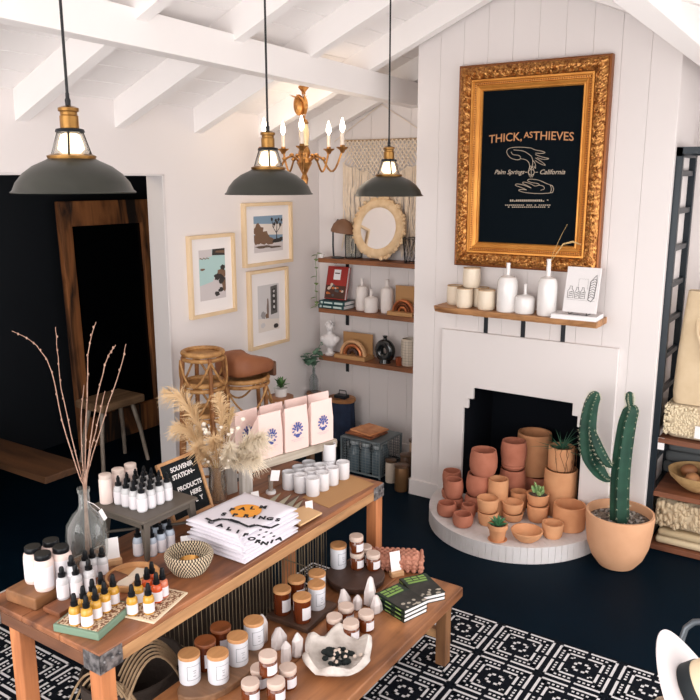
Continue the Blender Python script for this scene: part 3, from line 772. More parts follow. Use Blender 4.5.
for k in range(16): m_.ball((rnd.uniform(-.06,.06), rnd.uniform(.015,.095), 0), (rnd.uniform(.01,.02), rnd.uniform(.006,.012), .0008), 1+k % 3, 8, 4, X=LB)
m_.box((-.018,.163,.0006),(.018,.17,.0009),0,LB)
m_.build('cover_picture', [mat('dark_photo', (74, 44, 34), rough=.5), mat('photo_white', (206,190,176), rough=.5), mat('photo_orange', (190,104,52), rough=.5), mat('photo_grey', (78,82,88), rough=.5)], t, angle=30)
MATTEW = mat('matte_white_ceramic', (228, 220, 216), rough=.5)
vase_bottle('tall white bottle beside the teal books, middle alcove shelf', (AX+.015, ay(362, 300, AX+.015), SZ[1]), .046, .185, .055, .013, grp='alcove white bottles', matl=MATTEW)
vase_bottle('short white bottle standing in front of the tall ones, middle alcove shelf', (AX-.03, ay(371, 300, AX-.03), SZ[1]), .052, .115, .055, .011, grp='alcove white bottles', matl=MATTEW)
vase_bottle('tall white bottle beside the copper arch box, middle alcove shelf', (AX+.015, ay(387, 300, AX+.015), SZ[1]), .047, .19, .055, .014, grp='alcove white bottles', matl=MATTEW)
KRAFT = mat('kraft_card', (182, 138, 92), rough=.85); COPP = mat('copper_arch', (196, 120, 78), rough=.35, metal=.6); TANA = mat('tan_arch', (206, 160, 116), rough=.6)
def arch_box(label, loc, wd, dp, ht, mats, rz=0):
    t = thing('arch_ornament', label, 'ornament', loc, rz, 'boxed rainbow arches')
    m_ = MB(); m_.box((-dp/2,-wd/2,0),(dp/2,wd/2,.028)); m_.build('tray_box', KRAFT, t, smooth=False, bevel=.002)
    m_ = MB(); m_.box((dp/2-.008,-wd*.46,.028),(dp/2-.004,wd*.5,ht)); m_.build('back_card', KRAFT, t, smooth=False)
    R0 = min(wd*.42, ht-.04)
    for k, mm in enumerate(mats):
        r1 = R0*(1-.27*k); r0 = r1-R0*.24
        m_ = MB(); pr_ = []
        for j in range(8): a = 2*pi*j/8; pr_.append((cos(a)*(r1-r0)/2, sin(a)*.02))
        vs = []; fs = []; N = 20
        for i in range(N+1):
            a = pi*i/N
            for (pr_r, pr_x) in pr_: vs.append((-.012+pr_x, ((r0+r1)/2+pr_r)*cos(a), .028+((r0+r1)/2+pr_r)*sin(a)))
        for i in range(N):
            for j in range(8): l = (j+1) % 8; fs.append((i*8+j, i*8+l, (i+1)*8+l, (i+1)*8+j))
        fs += [tuple(range(8))[::-1], tuple(N*8+j for j in range(8))]
        m_.add(vs, fs); m_.build('arch', mm, t)
    return t
arch_box('copper rainbow arch in a kraft box at the chimney end of the middle shelf', (AX-.01, ay(404, 305, AX-.01)-.0, SZ[1]), .21, .13, .205, [COPP, mat('dark_copper', (120, 70, 46), rough=.35, metal=.6), COPP])
# -- bottom shelf
by = ay(330, 352, AX-.02)
t = thing('bust', 'small white classical bust on the bottom alcove shelf', 'bust', (AX-.02, by, SZ[2]), radians(10))
PLASTER = mat('white_plaster', (236, 232, 232), rough=.7)
m_ = MB()
m_.lathe([(0,0),(.038,0),(.04,.012),(.026,.022),(.022,.05),(.03,.062),(0,.066)], 0, 20)
m_.ball((0,0,.115), (.046,.066,.058), 0, 18, 12); m_.ball((0,-.05,.125), (.032,.03,.03), 0, 12, 8); m_.ball((0,.05,.125), (.032,.03,.03), 0, 12, 8)
m_.tube([(0,0,.15),(-.004,0,.19)], [.026,.02], 0, 12)
m_.build('torso', PLASTER, t)
m_ = MB(); m_.ball((-.008,0,.222), (.031,.026,.038), 0, 16, 12); m_.ball((-.038,0,.216), (.008,.005,.011), 0, 8, 6)
for s_ in (-1, 1): m_.ball((-.034,s_*.011,.226), (.005,.006,.003), 0, 6, 4); m_.ball((-.004,s_*.027,.22), (.006,.004,.01), 0, 6, 4)
m_.ball((-.035,0,.2), (.005,.009,.003), 0, 6, 4); m_.build('head', PLASTER, t)
m_ = MB(); rnd = random.Random(2)
for k in range(40):
    a = rnd.uniform(-2.1, 2.1); e = rnd.uniform(.05, 1.4); m_.ball((-.004+.031*cos(a)*cos(e), .029*sin(a)*cos(e), .228+.036*sin(e)), .009, 0, 6, 5)
m_.build('hair', PLASTER, t)
arch_box('tan rainbow arch in a kraft box on the bottom alcove shelf', (AX-.015, ay(354, 352, AX-.015), SZ[2]), .28, .14, .185, [TANA, COPP, mat('dark_clay', (70, 46, 38), rough=.7)])
t = thing('ring_vase', 'black glazed ring-shaped vase with a round hole, bottom alcove shelf', 'vase', (AX-.02, ay(385, 358, AX-.02), SZ[2]), 0)
BGL = mat('black_glaze', (20, 24, 26), rough=.15, coat=.6)
m_ = MB(); m_.tube([(0, .05*cos(2*pi*k/36), .092+.055*sin(2*pi*k/36)) for k in range(36)], .034, 0, 14, closed=True); m_.lathe([(0,0),(.045,0),(.04,.03),(0,.03)], 0, 20); m_.build('ring_body', BGL, t)
m_ = MB(); m_.lathe([(.02,.165),(.013,.19),(.02,.205),(.014,.205),(.009,.19)], 0, 16); m_.build('spout', BGL, t)
t = thing('votive_glass', 'small amber votive glass on the bottom alcove shelf', 'glass', (AX-.03, ay(399, 362, AX-.03), SZ[2]))
m_ = MB(); m_.lathe([(0,0),(.022,0),(.028,.05),(.03,.06),(.026,.06),(.022,.012),(0,.012)], 0, 20); m_.build('cup', mat('amber_votive', (132, 66, 40), rough=.2), t)
t = thing('ribbed_vase', 'pale checked ceramic vase at the chimney end of the bottom shelf', 'vase', (AX+.01, ay(409, 360, AX+.01), SZ[2]))
m_ = MB(); m_.lathe([(0,0),(.05,0),(.056,.01),(.058,.1),(.056,.19),(.05,.2),(.044,.2),(.046,.05),(0,.04)], 0, 26); m_.build('body', mat('pale_stoneware', (206, 194, 178), rough=.6), t)
m_ = MB()
for k in range(9): m_.tube([(.0585*cos(2*pi*j/24), .0585*sin(2*pi*j/24), .02+k*.02) for j in range(24)], .0012, 0, 4, closed=True)
for k in range(14): a = 2*pi*k/14; m_.tube([(.0585*cos(a), .0585*sin(a), .012),(.0595*cos(a), .0595*sin(a), .1),(.0585*cos(a), .0585*sin(a), .188)], .0012, 0, 4)
m_.build('incised_line', mat('grey_line', (160,148,134), rough=.7), t)

# macrame wall hanging
t = thing('macrame_hanging', 'cream macrame wall hanging with knotted diamonds on the alcove wall', 'wall hanging', (XB-.03, ay(380, 140, 4.97), 2.05))
ROPE = mat('cotton_rope', (236, 220, 200), rough=.95, col2=(222, 204, 182), nscale=40)
my0 = ay(343, 140, 4.97)-ay(380, 140, 4.97); my1 = ay(422, 140, 4.97)-ay(380, 140, 4.97); ztop = onx(380, 140, 4.97).z-2.05
m_ = MB(); m_.tube([(0, my0+.02, ztop), (0, my1-.02, ztop)], .008, 0, 8); m_.build('dowel', wood('pale_dowel', (196,168,132), (170,140,104), 'Y'), t)
m_ = MB(); zc = onx(380, 104, 4.97).z-2.05; m_.tube([(0, my0+.08, ztop), (.015, 0, zc), (0, my1-.08, ztop)], .0025, 0, 5); m_.build('hanging_cord', ROPE, t)
m_ = MB(); nn = 30; Wm = my0-my1
def lowz(s_): return ztop-.15-.1*(1-abs(2*s_-1))-.02*abs(sin(s_*6*pi))
rnd = random.Random(6)
for k in range(nn*2+1):                     # lattice of crossing cords
    s_ = k/(nn*2)
    for d in (-1, 1):
        P = []; z = 0
        while True:
            ss = s_+d*z*1.1
            if ss < 0 or ss > 1 or z > .29: break
            if ztop-z < lowz(ss)+.0: break
            P.append((-.012, my0-Wm*ss, ztop-z)); z += .02
        if k % 3 == 0 and len(P) > 2: m_.tube(P, .005, 0, 5)
m_.build('knotted_lattice', ROPE, t)
m_ = MB()
for k in range(88):
    s_ = (k+.5)/88; y = my0-Wm*s_; zl = lowz(s_)
    ln_ = onx(380, 252 if abs(2*s_-1) > .5 else 212, 4.97).z-2.05+rnd.uniform(-.03,.03)
    P = [(-.008+rnd.uniform(-.004,.004), y+rnd.uniform(-.006,.006)*j, zl+(ln_-zl)*j/5) for j in range(6)]
    m_.tube(P, .0042, 0, 4)
m_.build('fringe', ROPE, t)
# framed prints
OAK = mat('pale_oak_frame', (230, 204, 168), rough=.5, col2=(220, 192, 154), nscale=8, stretch=(1, 1, .1))
MATT = mat('picture_mount', (240, 234, 232), rough=.8)
PX = Matrix(((1,0,0,0),(0,0,-1,0),(0,1,0,0),(0,0,0,1)))      # u -> +x, v -> z, w -> -y
def photo(label, tl, br, inset, paint):
    a = ony(*tl, YL-.02); b_ = ony(*br, YL-.02); Wd = b_.x-a.x; Hh = a.z-b_.z
    t = thing('framed_photo', label, 'picture', (a.x, YL, b_.z))
    m_ = MB(); fw = .022
    m_.box((0,0,0),(fw,Hh,.034),0,PX); m_.box((Wd-fw,0,0),(Wd,Hh,.034),0,PX); m_.box((fw,0,0),(Wd-fw,fw,.034),0,PX); m_.box((fw,Hh-fw,0),(Wd-fw,Hh,.034),0,PX)
    m_.build('frame', OAK, t, smooth=False, bevel=.002)
    m_ = MB(); m_.box((fw*.8,fw*.8,.004),(Wd-fw*.8,Hh-fw*.8,.012),0,PX); m_.build('mount', MATT, t, smooth=False)
    m_ = MB(); x0, x1, y0, y1 = inset; 
    def poly(pts, mi, lift=0):
        vs = [(Wd*(x0+(x1-x0)*u), Hh*(y0+(y1-y0)*v), .0124+lift) for u, v in pts]; m_.add(vs, [tuple(range(len(vs)))], mi, PX)
    mats = paint(poly); m_.build('photo_print', mats, t, smooth=False)
def blob(poly, cx_, cy_, rx, ry, mi, lift, seed, n=16):
    r_ = random.Random(seed); pts = []
    for k in range(n):
        a = 2*pi*k/n; q_ = r_.uniform(.7, 1.15); pts.append((min(1,max(0,cx_+rx*q_*cos(a))), min(1,max(0,cy_+ry*q_*sin(a)))))
    poly(pts, mi, lift)
DK = mat('photo_dark', (52,48,46), rough=.6); AQ = mat('photo_aqua', (176,206,204), rough=.6); SN_ = mat('photo_sand', (206,198,198), rough=.6); SKY = mat('photo_sky', (128,154,176), rough=.6); RK = mat('photo_rock', (120,92,72), rough=.6); GR = mat('photo_grey_mid', (150,146,146), rough=.6); LG = mat('photo_light_grey', (206,202,202), rough=.6); PW = mat('photo_pale', (224,214,206), rough=.6)
def beach(poly):
    poly([(0,0),(1,0),(1,.45),(0,.5)], 2); poly([(0,.5),(1,.45),(1,1),(0,1)], 1); poly([(0,.3),(.5,.36),(.7,.6),(0,.62)], 1, .0001)
    poly([(0,.82),(.5,.86),(.5,1),(0,1)], 2, .0001); poly([(.5,.88),(1,.86),(1,1),(.52,1)], 0, .0003); poly([(.62,.93),(1,.9),(1,.96),(.66,.96)], 3, .0004)
    for i, (x, y, a, b_) in enumerate(((.85,.5,.2,.1),(.7,.44,.17,.07),(.88,.36,.16,.1),(.95,.25,.1,.12),(.66,.1,.1,.06),(.8,.17,.1,.05),(.12,.62,.09,.025),(.9,.62,.12,.06))): blob(poly, x, y, a, b_, 0 if i % 3 else 3, .0003+i*.00005, i)
    for i in range(9): blob(poly, .05+.04*i, .84-.01*(i % 3), .03, .01, 3, .0006, i+20, 8)
    return [DK, AQ, SN_, RK]
def desert(poly):
    poly([(0,0),(1,0),(1,1),(0,1)], 1); poly([(0,.5),(1,.45),(1,.75),(0,.8)], 2, .0001); poly([(0,0),(1,0),(1,.25),(0,.3)], 4, .0001)
    for i, (x, y, a, b_) in enumerate(((.15,.6,.18,.2),(.35,.4,.22,.18),(.1,.35,.14,.16),(.55,.3,.2,.1),(.8,.3,.2,.07),(.95,.34,.1,.06),(.3,.15,.3,.04),(.7,.12,.25,.03))): blob(poly, x, y, a, b_, 3 if i < 4 else (0 if i < 6 else 5), .0002+i*.00005, i+40)
    def twig(x0, y0, x1, y1, w_): poly([(x0-w_,y0),(x0+w_,y0),(x1+w_*.6,y1),(x1-w_*.6,y1)], 0, .0008)
    twig(.78,.3,.78,.55,.02); twig(.78,.5,.64,.7,.015); twig(.78,.52,.92,.68,.015); twig(.66,.68,.62,.9,.012); twig(.68,.66,.76,.86,.012); twig(.9,.66,.86,.88,.012); twig(.9,.66,.97,.86,.012); twig(.78,.55,.8,.8,.012)
    for i, (x, y) in enumerate(((.62,.9),(.76,.86),(.86,.88),(.97,.86),(.8,.8),(.7,.76),(.92,.74))): blob(poly, x, y, .045, .05, 0, .0009, i+60, 9)
    return [DK, SKY, PW, RK, SN_, mat('photo_brush', (96,78,64), rough=.6)]
def doorway_photo(poly):
    poly([(0,0),(1,0),(1,1),(0,1)], 1); poly([(0,0),(1,0),(1,.22),(0,.3)], 2, .0001); poly([(.6,.34),(.92,.36),(.92,.97),(.6,.95)], 3, .0002)
    poly([(.68,.42),(.84,.43),(.84,.9),(.68,.89)], 0, .0003)
    for i, y in enumerate((.5,.62,.74,.84)): blob(poly, .76, y, .05, .035, 1, .0005, i+80, 10)
    poly([(.42,.28),(.5,.28),(.48,.7),(.44,.7)], 4, .0004); blob(poly, .46, .5, .06, .2, 5, .0003, 5)
    blob(poly, .25, .36, .13, .08, 5, .0004, 91); blob(poly, .4, .33, .06, .05, 4, .0005, 92); blob(poly, .82, .08, .13, .06, 0, .0005, 93); blob(poly, .2, .14, .12, .06, 1, .0004, 95)
    return [DK, LG, PW, mat('photo_door', (92,88,86), rough=.6), RK, GR]
photo('pale wood framed photo of a rocky turquoise shore beside the doorway', (187.5, 236.5), (236, 311), (.23,.8,.2,.82), beach)
photo('pale wood framed photo of desert rocks and a spiky tree, above another frame', (242.5, 203.5), (292, 261.5), (.22,.82,.21,.79), desert)
photo('pale wood framed photo of a white room with a dark door, below the desert photo', (248, 272), (288.5, 341), (.24,.78,.2,.8), doorway_photo)

# ---------------------------------------------------------------- pendants
SHG = mat('lamp_enamel_grey', (52, 52, 46), rough=.36, col2=(46,47,42), nscale=3); SHI = mat('lamp_inside_white', (236,230,220), rough=.5)
PBR = mat('pendant_brass', (166, 124, 68), rough=.3, metal=.85, col2=(128,92,48), nscale=20)
view0 = atan2(RGT.y, RGT.x)-pi/4+.2
def pendant(label, loc, ztop):
    t = thing('pendant_lamp', label, 'lamp', loc, 0, 'industrial pendant lamps'); S = .1756/63
    m_ = MB(); m_.lathe([(63*S,0),(63.6*S,1*S),(61*S,3*S),(57.5*S,11*S),(50*S,20*S),(40*S,27.5*S),(28*S,33*S),(22*S,36*S)], 0, 56); m_.build('shade', SHG, t)
    m_ = MB(); m_.lathe([(62.6*S,.2*S),(60*S,3*S),(56.3*S,10.5*S),(49*S,19*S),(39*S,26.5*S),(27*S,32*S),(4*S,33.5*S)], 0, 56); m_.build('shade_lining', SHI, t)
    m_ = MB(); m_.lathe([(24*S,35*S),(25*S,38*S),(20*S,40*S),(18*S,40*S)], 0, 32); m_.lathe([(11.5*S,61*S),(15*S,62*S),(14*S,65*S),(9*S,66*S)], 1, 32); m_.build('collar', [PBR, BLACKM], t)
    m_ = MB(); m_.lathe([(19.5*S,39*S),(18*S,46*S),(12.5*S,62*S)], 0, 32); m_.build('glass_neck', glass('clear_neck_glass', (250,246,238)), t)
    m_ = MB(); m_.lathe([(8*S,65*S),(9.5*S,66*S),(9.5*S,78*S),(8.6*S,79*S),(8.6*S,82*S),(10.5*S,83*S),(10.5*S,86*S),(6*S,88*S),(0,88*S)], 0, 28); m_.build('brass_cap', PBR, t)
    m_ = MB()
    for k in range(4):
        a = view0+pi/4+k*pi/2; m_ = MB(); m_.tube([(19.5*S*cos(a),19.5*S*sin(a),39*S),(12.2*S*cos(a),12.2*S*sin(a),62*S)], 1.3*S, 0, 6); m_.build('cage_strut', mat('holder_dark', (52,46,38), rough=.4, metal=.5), t)
    m_ = MB(); m_.lathe([(0,40*S),(9*S,40.5*S),(13.5*S,45*S),(12*S,52*S),(9.5*S,59*S),(6*S,61*S),(0,61*S)], 0, 20)
    m_.build('glowing_bulb', mat('bulb_glow', (255,240,214), emit=(255,232,196), estr=2.6), t)
    m_ = MB(); m_.lathe([(2.6*S,87*S),(3*S,94*S),(2*S,96*S),(1.9*S,101*S)], 0, 12); m_.tube([(0,0,98*S),(0,0,ztop-loc[2])], .0042, 0, 8); m_.build('cord', mat('black_cable', (24,24,26), rough=.6), t)
    l = bpy.data.lights.new('pendant_bulb', 'POINT'); l.energy = 2.8; l.color = (1,.9,.78); l.shadow_soft_size = .02
    o = bpy.data.objects.new('pendant_bulb', l); COL.objects.link(o); o.parent = t; o.location = (0,0,.135)
    return t
for (px, py, w_), lb in zip(((74.5,193,119.5),(269,194.5,87.5),(388.5,196,69)), ('grey enamel pendant lamp hanging over the spray bottles in front of the dark opening', 'grey enamel pendant lamp hanging beside the brass chandelier', 'grey enamel pendant lamp hanging in front of the macrame')):
    d = ray(px, py); p = CAM+d*(F*.352/w_)
    pendant(lb, tuple(p), zr(p.y)+.15)
# ---------------------------------------------------------------- chandelier
cpx = 303.5; pc = CAM+ray(cpx, 86)*(4.86); zc = pc.z
t = thing('chandelier', 'small brass chandelier with lit candle bulbs between two pendant lamps', 'chandelier', (pc.x, pc.y, 0))
BR = mat('chandelier_brass', (206,150,86), rough=.35, metal=.8, col2=(138,92,50), nscale=40)
def zp(py): return CH+(onx(cpx, py, pc.x).z-CH)
ztop_r = zr(pc.y)+.15
m_ = MB(); zc = zp(86); m_.lathe([(0,ztop_r),(.05,ztop_r),(.052,ztop_r-.012),(.028,ztop_r-.03),(.009,ztop_r-.036),(.009,zc+.0),(.032,zc),(.034,zc-.01),(.012,zc-.035),(.012,zc-.05),(0,zc-.052)], 0, 20); m_.build('ceiling_cup', BR, t)
m_ = MB(); z = zc-.05; k = 0
zb0 = zp(118)
while z > zb0:
    m_.tube([((.011*cos(a) if k % 2 else 0), (0 if k % 2 else .011*cos(a)), z-.017+.019*sin(a)) for a in [2*pi*j/12 for j in range(12)]], .0028, 0, 5, closed=True); z -= .026; k += 1
m_.build('chain', BR, t)
m_ = MB()
for k in range(7):                          # gilt leaf crown hanging half way
    a = 2*pi*k/7; b0 = (0,0,zp(113)); leaf(m_, (.01*cos(a),.01*sin(a),zp(114)), (.06*cos(a)-.02,.06*sin(a)+.03,zp(95)), .02, 0, .5, .2)
m_.ball((-.01,.03,zp(105)), (.035,.035,.065), 0, 14, 10); m_.build('leaf_crown', BR, t)
m_ = MB(); zA = zp(153); z0 = zp(118); zE = zp(190)
m_.lathe([(0,z0),(.02,z0-.01),(.03,z0-.03),(.014,z0-.05),(.022,z0-.08),(.03,z0-.12),(.02,z0-.16),(.034,zA+.02),(.04,zA),(.03,zA-.03),(.05,zA-.06),(.03,zA-.1),(.014,zA-.13),(.024,zA-.16),(.018,zE+.03),(.008,zE+.01),(.012,zE),(0,zE-.012)], 0, 20); m_.build('stem', BR, t)
m_ = MB(); m_.lathe([(.02,zA+.03),(.031,zA+.05),(.026,z0-.16),(.033,z0-.1),(.026,z0-.04),(.02,z0-.03)], 0, 20); m_.build('glass_column', mat('cream_glass_column', (232,206,160), rough=.2, coat=.4), t)
FL = mat('flame_bulb_glow', (255,246,226), emit=(255,240,214), estr=9)
view = atan2(RGT.y, RGT.x)
for k in range(5):
    a = view+radians(-18+72*k); c, s_ = cos(a), sin(a); rr = .255
    P = []
    for j in range(15):
        u = j/14; r = .035+(rr-.035)*u; zz = zA-.055+.035*sin(u*2.2*pi)*(1-u*.25)-.05*max(0,sin((u-.45)*pi/.55) if u > .45 else 0)+.055*u**3
        P.append((r*c, r*s_, zz))
    m_ = MB(); m_.tube(P, .0068, 0, 7); zt_ = P[-1][2]
    for q_ in (3, 6): m_.ball((P[q_][0],P[q_][1],P[q_][2]+.008), (.016,.016,.012), 0, 8, 6)
    m_.lathe([(0,zt_-.02),(.012,zt_-.015),(.018,zt_),(.036,zt_+.012),(.038,zt_+.018),(.016,zt_+.016),(.014,zt_+.03),(0,zt_+.03)], 0, 18, c=(rr*c, rr*s_, 0)); o = m_.build('arm', BR, t)
    m_ = MB(); m_.lathe([(0,zt_+.02),(.0125,zt_+.02),(.0125,zt_+.105),(0,zt_+.105)], 0, 12, c=(rr*c, rr*s_, 0)); cd = m_.build('candle', mat('candle_sleeve', (238,222,206), rough=.5), t)
    m_ = MB(); m_.lathe([(.004,zt_+.105),(.015,zt_+.125),(.017,zt_+.142),(.01,zt_+.17),(.003,zt_+.193),(0,zt_+.196)], 0, 12, c=(rr*c, rr*s_, 0)); m_.build('flame_bulb', FL, cd)
l = bpy.data.lights.new('dark_room_fill', 'POINT'); l.energy = 9; l.color = (1,.82,.62); l.shadow_soft_size = .15  # added unseen point light that lifts the mirror frame in the dark room
o = bpy.data.objects.new('dark_room_fill', l); COL.objects.link(o); o.location = (2.6, 4.1, 2.35)
l = bpy.data.lights.new('chandelier_light', 'POINT'); l.energy = 3.0; l.color = (1,.84,.66); l.shadow_soft_size = .2
o = bpy.data.objects.new('chandelier_light', l); COL.objects.link(o); o.parent = t; o.location = (0,0,zA+.2)

# ---------------------------------------------------------------- dark room beyond the opening
OLDW = wood('old_painted_door', (176, 112, 66), (40, 30, 26), 'Z', 7, rough=.7, contrast=.09, stain=.9)
ym = 5.02; a = ony(62, 200, ym); b_ = ony(160, 200, ym)
t = thing('antique_mirror', 'tall antique mirror with a flaking wooden frame leaning in the dark room', 'mirror', (a.x, ym+.03, 0))
Wd = b_.x-a.x; Hh = a.z-.012; TM = Matrix.Rotation(radians(-2), 4, 'X') @ PX; fw = .17
m_ = MB(); m_.box((0,0,0),(fw*.62,Hh,.05),0,TM); m_.box((Wd-fw,0,0),(Wd,Hh,.05),0,TM); m_.box((fw*.62,Hh-.19,0),(Wd-fw,Hh,.05),0,TM); m_.box((fw*.62,0,0),(Wd-fw,.24,.05),0,TM); m_.build('frame', OLDW, t, smooth=False, bevel=.006)
m_ = MB(); m_.box((fw*.5,.2,.01),(Wd-fw*.9,Hh-.17,.016),0,TM); m_.build('dark_glass', mat('tarnished_glass', (38,42,46), rough=.12, metal=.9), t, smooth=False)
st = onz(112, 402, .48)
DRIFT = wood('grey_wood', (186,172,158), (140,126,112), 'Z', 14)
t = thing('stool', 'rough wooden stool with pale splayed legs in the dark room', 'stool', (3.67, 4.56, 0))
m_ = MB(); m_.box((-.2,-.15,.47),(.2,.15,.53)); m_.build('seat', wood('old_seat', (170,136,104), (104,78,56), 'X', 10), t, bevel=.012, smooth=False)
for sx_ in (-1, 1):
    for sy_ in (-1, 1): m_ = MB(); m_.tube([(sx_*.14,sy_*.07,.46),(sx_*.18,sy_*.1,.25),(sx_*.21,sy_*.13,0)], [.017,.016,.015], 0, 10); m_.build('leg', DRIFT, t)
t = thing('bench', 'low plank bench with a worn top in the dark room', 'bench', (2.66, 4.2, 0))
m_ = MB(); m_.box((-.14,-.46,.41),(.135,.9,.45)); m_.build('top', wood('bench_top', (112,74,46), (60,40,26), 'Y', 8), t, smooth=False, bevel=.004)
for yy in (.5, .8): m_ = MB(); m_.box((-.11,yy-.03,0),(.11,yy+.03,.41)); m_.build('leg', mat('bench_dark', (14,14,15), rough=.9), t, smooth=False)

# ---------------------------------------------------------------- rack beside the chimney
t = thing('shelving_unit', 'black iron shelving unit with ladder ends and wooden shelves beside the chimney', 'shelving', (4.66, .3, 0))
rx0, rx1, ry = -.2, .2, .585
zt_ = onx(680, 147, 4.47).z
for e, yy in enumerate((ry, -1.0)):
    m_ = MB()
    m_.box((rx0,yy-.02,0),(rx0+.035,yy+.02,zt_)); m_.box((rx1-.035,yy-.02,0),(rx1,yy+.02,zt_))
    z = .12
    while z < zt_-.02: m_.box((rx0+.02,yy-.012,z),(rx1-.02,yy+.012,z+.03)); z += .2
    m_.box((rx0,yy-.02,zt_-.05),(rx1,yy+.02,zt_)); m_.build('ladder_end', mat('rack_black', (22,32,40), rough=.35, metal=.2), t, smooth=False, bevel=.003)
m_ = MB(); m_.box((rx0,-1.0,zt_-.035),(rx0+.03,ry,zt_)); m_.box((rx1-.03,-1.0,zt_-.035),(rx1,ry,zt_)); m_.build('top_rail', mat('rack_black'), t, smooth=False)
RZ = [.035, .36, .68]
for z in RZ:
    m_ = MB(); m_.box((rx0+.0,-1.0,z-.03),(rx1,ry-.02,z)); m_.build('shelf_board', wood('rack_shelf', (138,84,56), (104,60,40), 'Y', 10), t, smooth=False, bevel=.002)
def ry_(px, x=4.55): return onx(px, 450, x).y
def fluffy(name, label, cat, loc, d, m2, n=520, s0=.012, seed=1, top=True):
    t = thing(name, label, cat, loc, 0); dx, dy, dz = d
    m_ = MB(); m_.cbox((0,0,dz/2), (dx,dy,dz)); m_.build('body', mat('natural_linen', (206,188,160), rough=.9, bump=.2, nscale=60), t, bevel=min(dz*.35,.05), bseg=4)
    m_ = MB(); r_ = random.Random(seed)
    for k in range(n):
        sgl = r_.random()
        if sgl < .62: p = (-dx/2, r_.uniform(-dy/2,dy/2), r_.uniform(.024,dz*.9))
        elif sgl < .9: p = (r_.uniform(-dx/2,dx/2), dy/2, r_.uniform(.024,dz*.9))
        else: p = (r_.uniform(-dx/2,-dx/4), r_.uniform(-dy/2,dy/2), dz*.93)
        s_ = s0*r_.uniform(.6,1.2); m_.ball(p, (s_*1.1, s_*.8, s_), 0, 6, 5)
    m_.build('looped_pile', m2, t); return t
WOOL = mat('looped_wool', (222,206,176), rough=.95); WOOL2 = mat('chunky_wool', (196,176,146), rough=.95)
SW = .62
# upper cushion: rests on the top board
fy = min(ry_(660, 4.5), .885-.04)
fl_ = fluffy('cushion', 'cream looped-wool cushion on the upper rack shelf under the canvas bag', 'cushion', (4.66, fy-SW/2-.0, RZ[2]+.001), (.36,SW,.2), WOOL, 1700, .0082, 1)
for (px, py) in ((661,444),(698,433)):
    p = onx(px, py, 4.46)-Vector((4.66, fy-SW/2, RZ[2])); m_ = MB(); m_.cbox((-.012-.18-.006,p.y,p.z), (.002,.035,.07)); m_.build('paper_tag', PAPER, fl_, smooth=False)
t = thing('canvas_bag', 'cream canvas bag standing on the looped cushion of the rack', 'bag', (4.62, ry_(684, 4.5)-.09, RZ[2]+.205))
m_ = MB(); CV = mat('canvas_cloth', (214,192,160), rough=.9, bump=.3, nscale=12, col2=(202,178,144))
vs = []; fs = []; N = 24
for j, (sx_, sy_, z) in enumerate(((.12,.18,0),(.125,.185,.06),(.115,.18,.25),(.09,.17,.45),(.045,.16,.62))):
    for i in range(N):
        a = 2*pi*i/N; cx_, sy2 = cos(a), sin(a); ex = (abs(cx_)**.3)*(1 if cx_ > 0 else -1); ey = (abs(sy2)**.3)*(1 if sy2 > 0 else -1)
        vs.append((sx_*ex*(1+.05*sin(3*a+j)), sy_*ey, z))
for j in range(4):
    for i in range(N): l = (i+1) % N; fs.append((j*N+i, j*N+l, (j+1)*N+l, (j+1)*N+i))
fs += [tuple(range(N))[::-1], tuple(4*N+i for i in range(N))]
m_.add(vs, fs); m_.build('sack', CV, t, angle=50)
m_ = MB(); m_.tube([(-.06,.1,.5),(-.11,.08,.4),(-.125,.03,.27),(-.13,-.03,.26),(-.11,-.07,.4),(-.06,-.09,.5)], .007, 0, 6); m_.build('strap', CV, t)
by = ry_(690, 4.58)
t = thing('basket_bowl', 'shallow straw bowl holding wooden things on the middle rack shelf', 'bowl', (4.615, by-.06, RZ[1]+.001))
m_ = MB(); m_.lathe([(0,0),(.065,0),(.11,.03),(.16,.08),(.172,.11),(.166,.11),(.15,.08),(.1,.033),(0,.012)], 0, 36); m_.build('bowl', mat('straw', (208,172,120), rough=.8, col2=(184,146,96), nscale=30, bump=.3), t)
for i, (x, y, z, r, c) in enumerate(((-.07,.03,.07,.05,(176,124,82)),(.02,-.05,.075,.055,(166,112,74)),(.05,.07,.08,.05,(150,100,66)),(-.05,-.09,.085,.042,(186,138,96)))):
    single('wooden_egg', MB().ball((0,0,0), (r,r*.8,r*.75), 0, 14, 10), mat('turned_wood%d' % i, c, rough=.5), ('pale wooden egg in the straw bowl toward the rack end','brown wooden egg in the middle of the straw bowl','dark wooden egg at the back of the straw bowl','honey wooden egg at the outer side of the straw bowl')[i], 'ornament', (4.605+x*.9, by-.06+y*.9, RZ[1]+z+.014), i, 'wooden eggs in the straw bowl')
t = thing('folded_throw', 'dark grey folded throw behind the straw bowl on the rack', 'blanket', (4.828, by-.07, RZ[1]+.001))
for k in range(3): m_ = MB(); m_.cbox((0,.0,.035+k*.07),(.055,.5-.02*k,.068)); m_.build('fold', mat('grey_throw', (92,96,98), rough=.95, bump=.3, nscale=40), t, bevel=.02, bseg=4)
fy = min(ry_(662, 4.47), .885-.04); zb = RZ[0]
for k in range(2):
    m_ = MB(); m_.cbox((0,0,.023),(.36,SW,.044)); single('folded_blanket', m_, mat('oat_blanket%d' % k, ((204,186,154),(192,172,138))[k], rough=.95, bump=.2, nscale=30), ('oat-coloured folded blanket lowest on the bottom rack shelf','oat-coloured folded blanket under the chunky wool cushion')[k], 'blanket', (4.665, fy-SW/2-.01*k, zb+.0015+.046*k), 0, 'oat blankets on the rack', bevel=.02, bseg=3)
fluffy('cushion', 'chunky looped-wool cushion on the folded blankets of the bottom rack shelf', 'cushion', (4.665, fy-SW/2, zb+.097), (.35,SW,.17), WOOL2, 480, .019, 2)
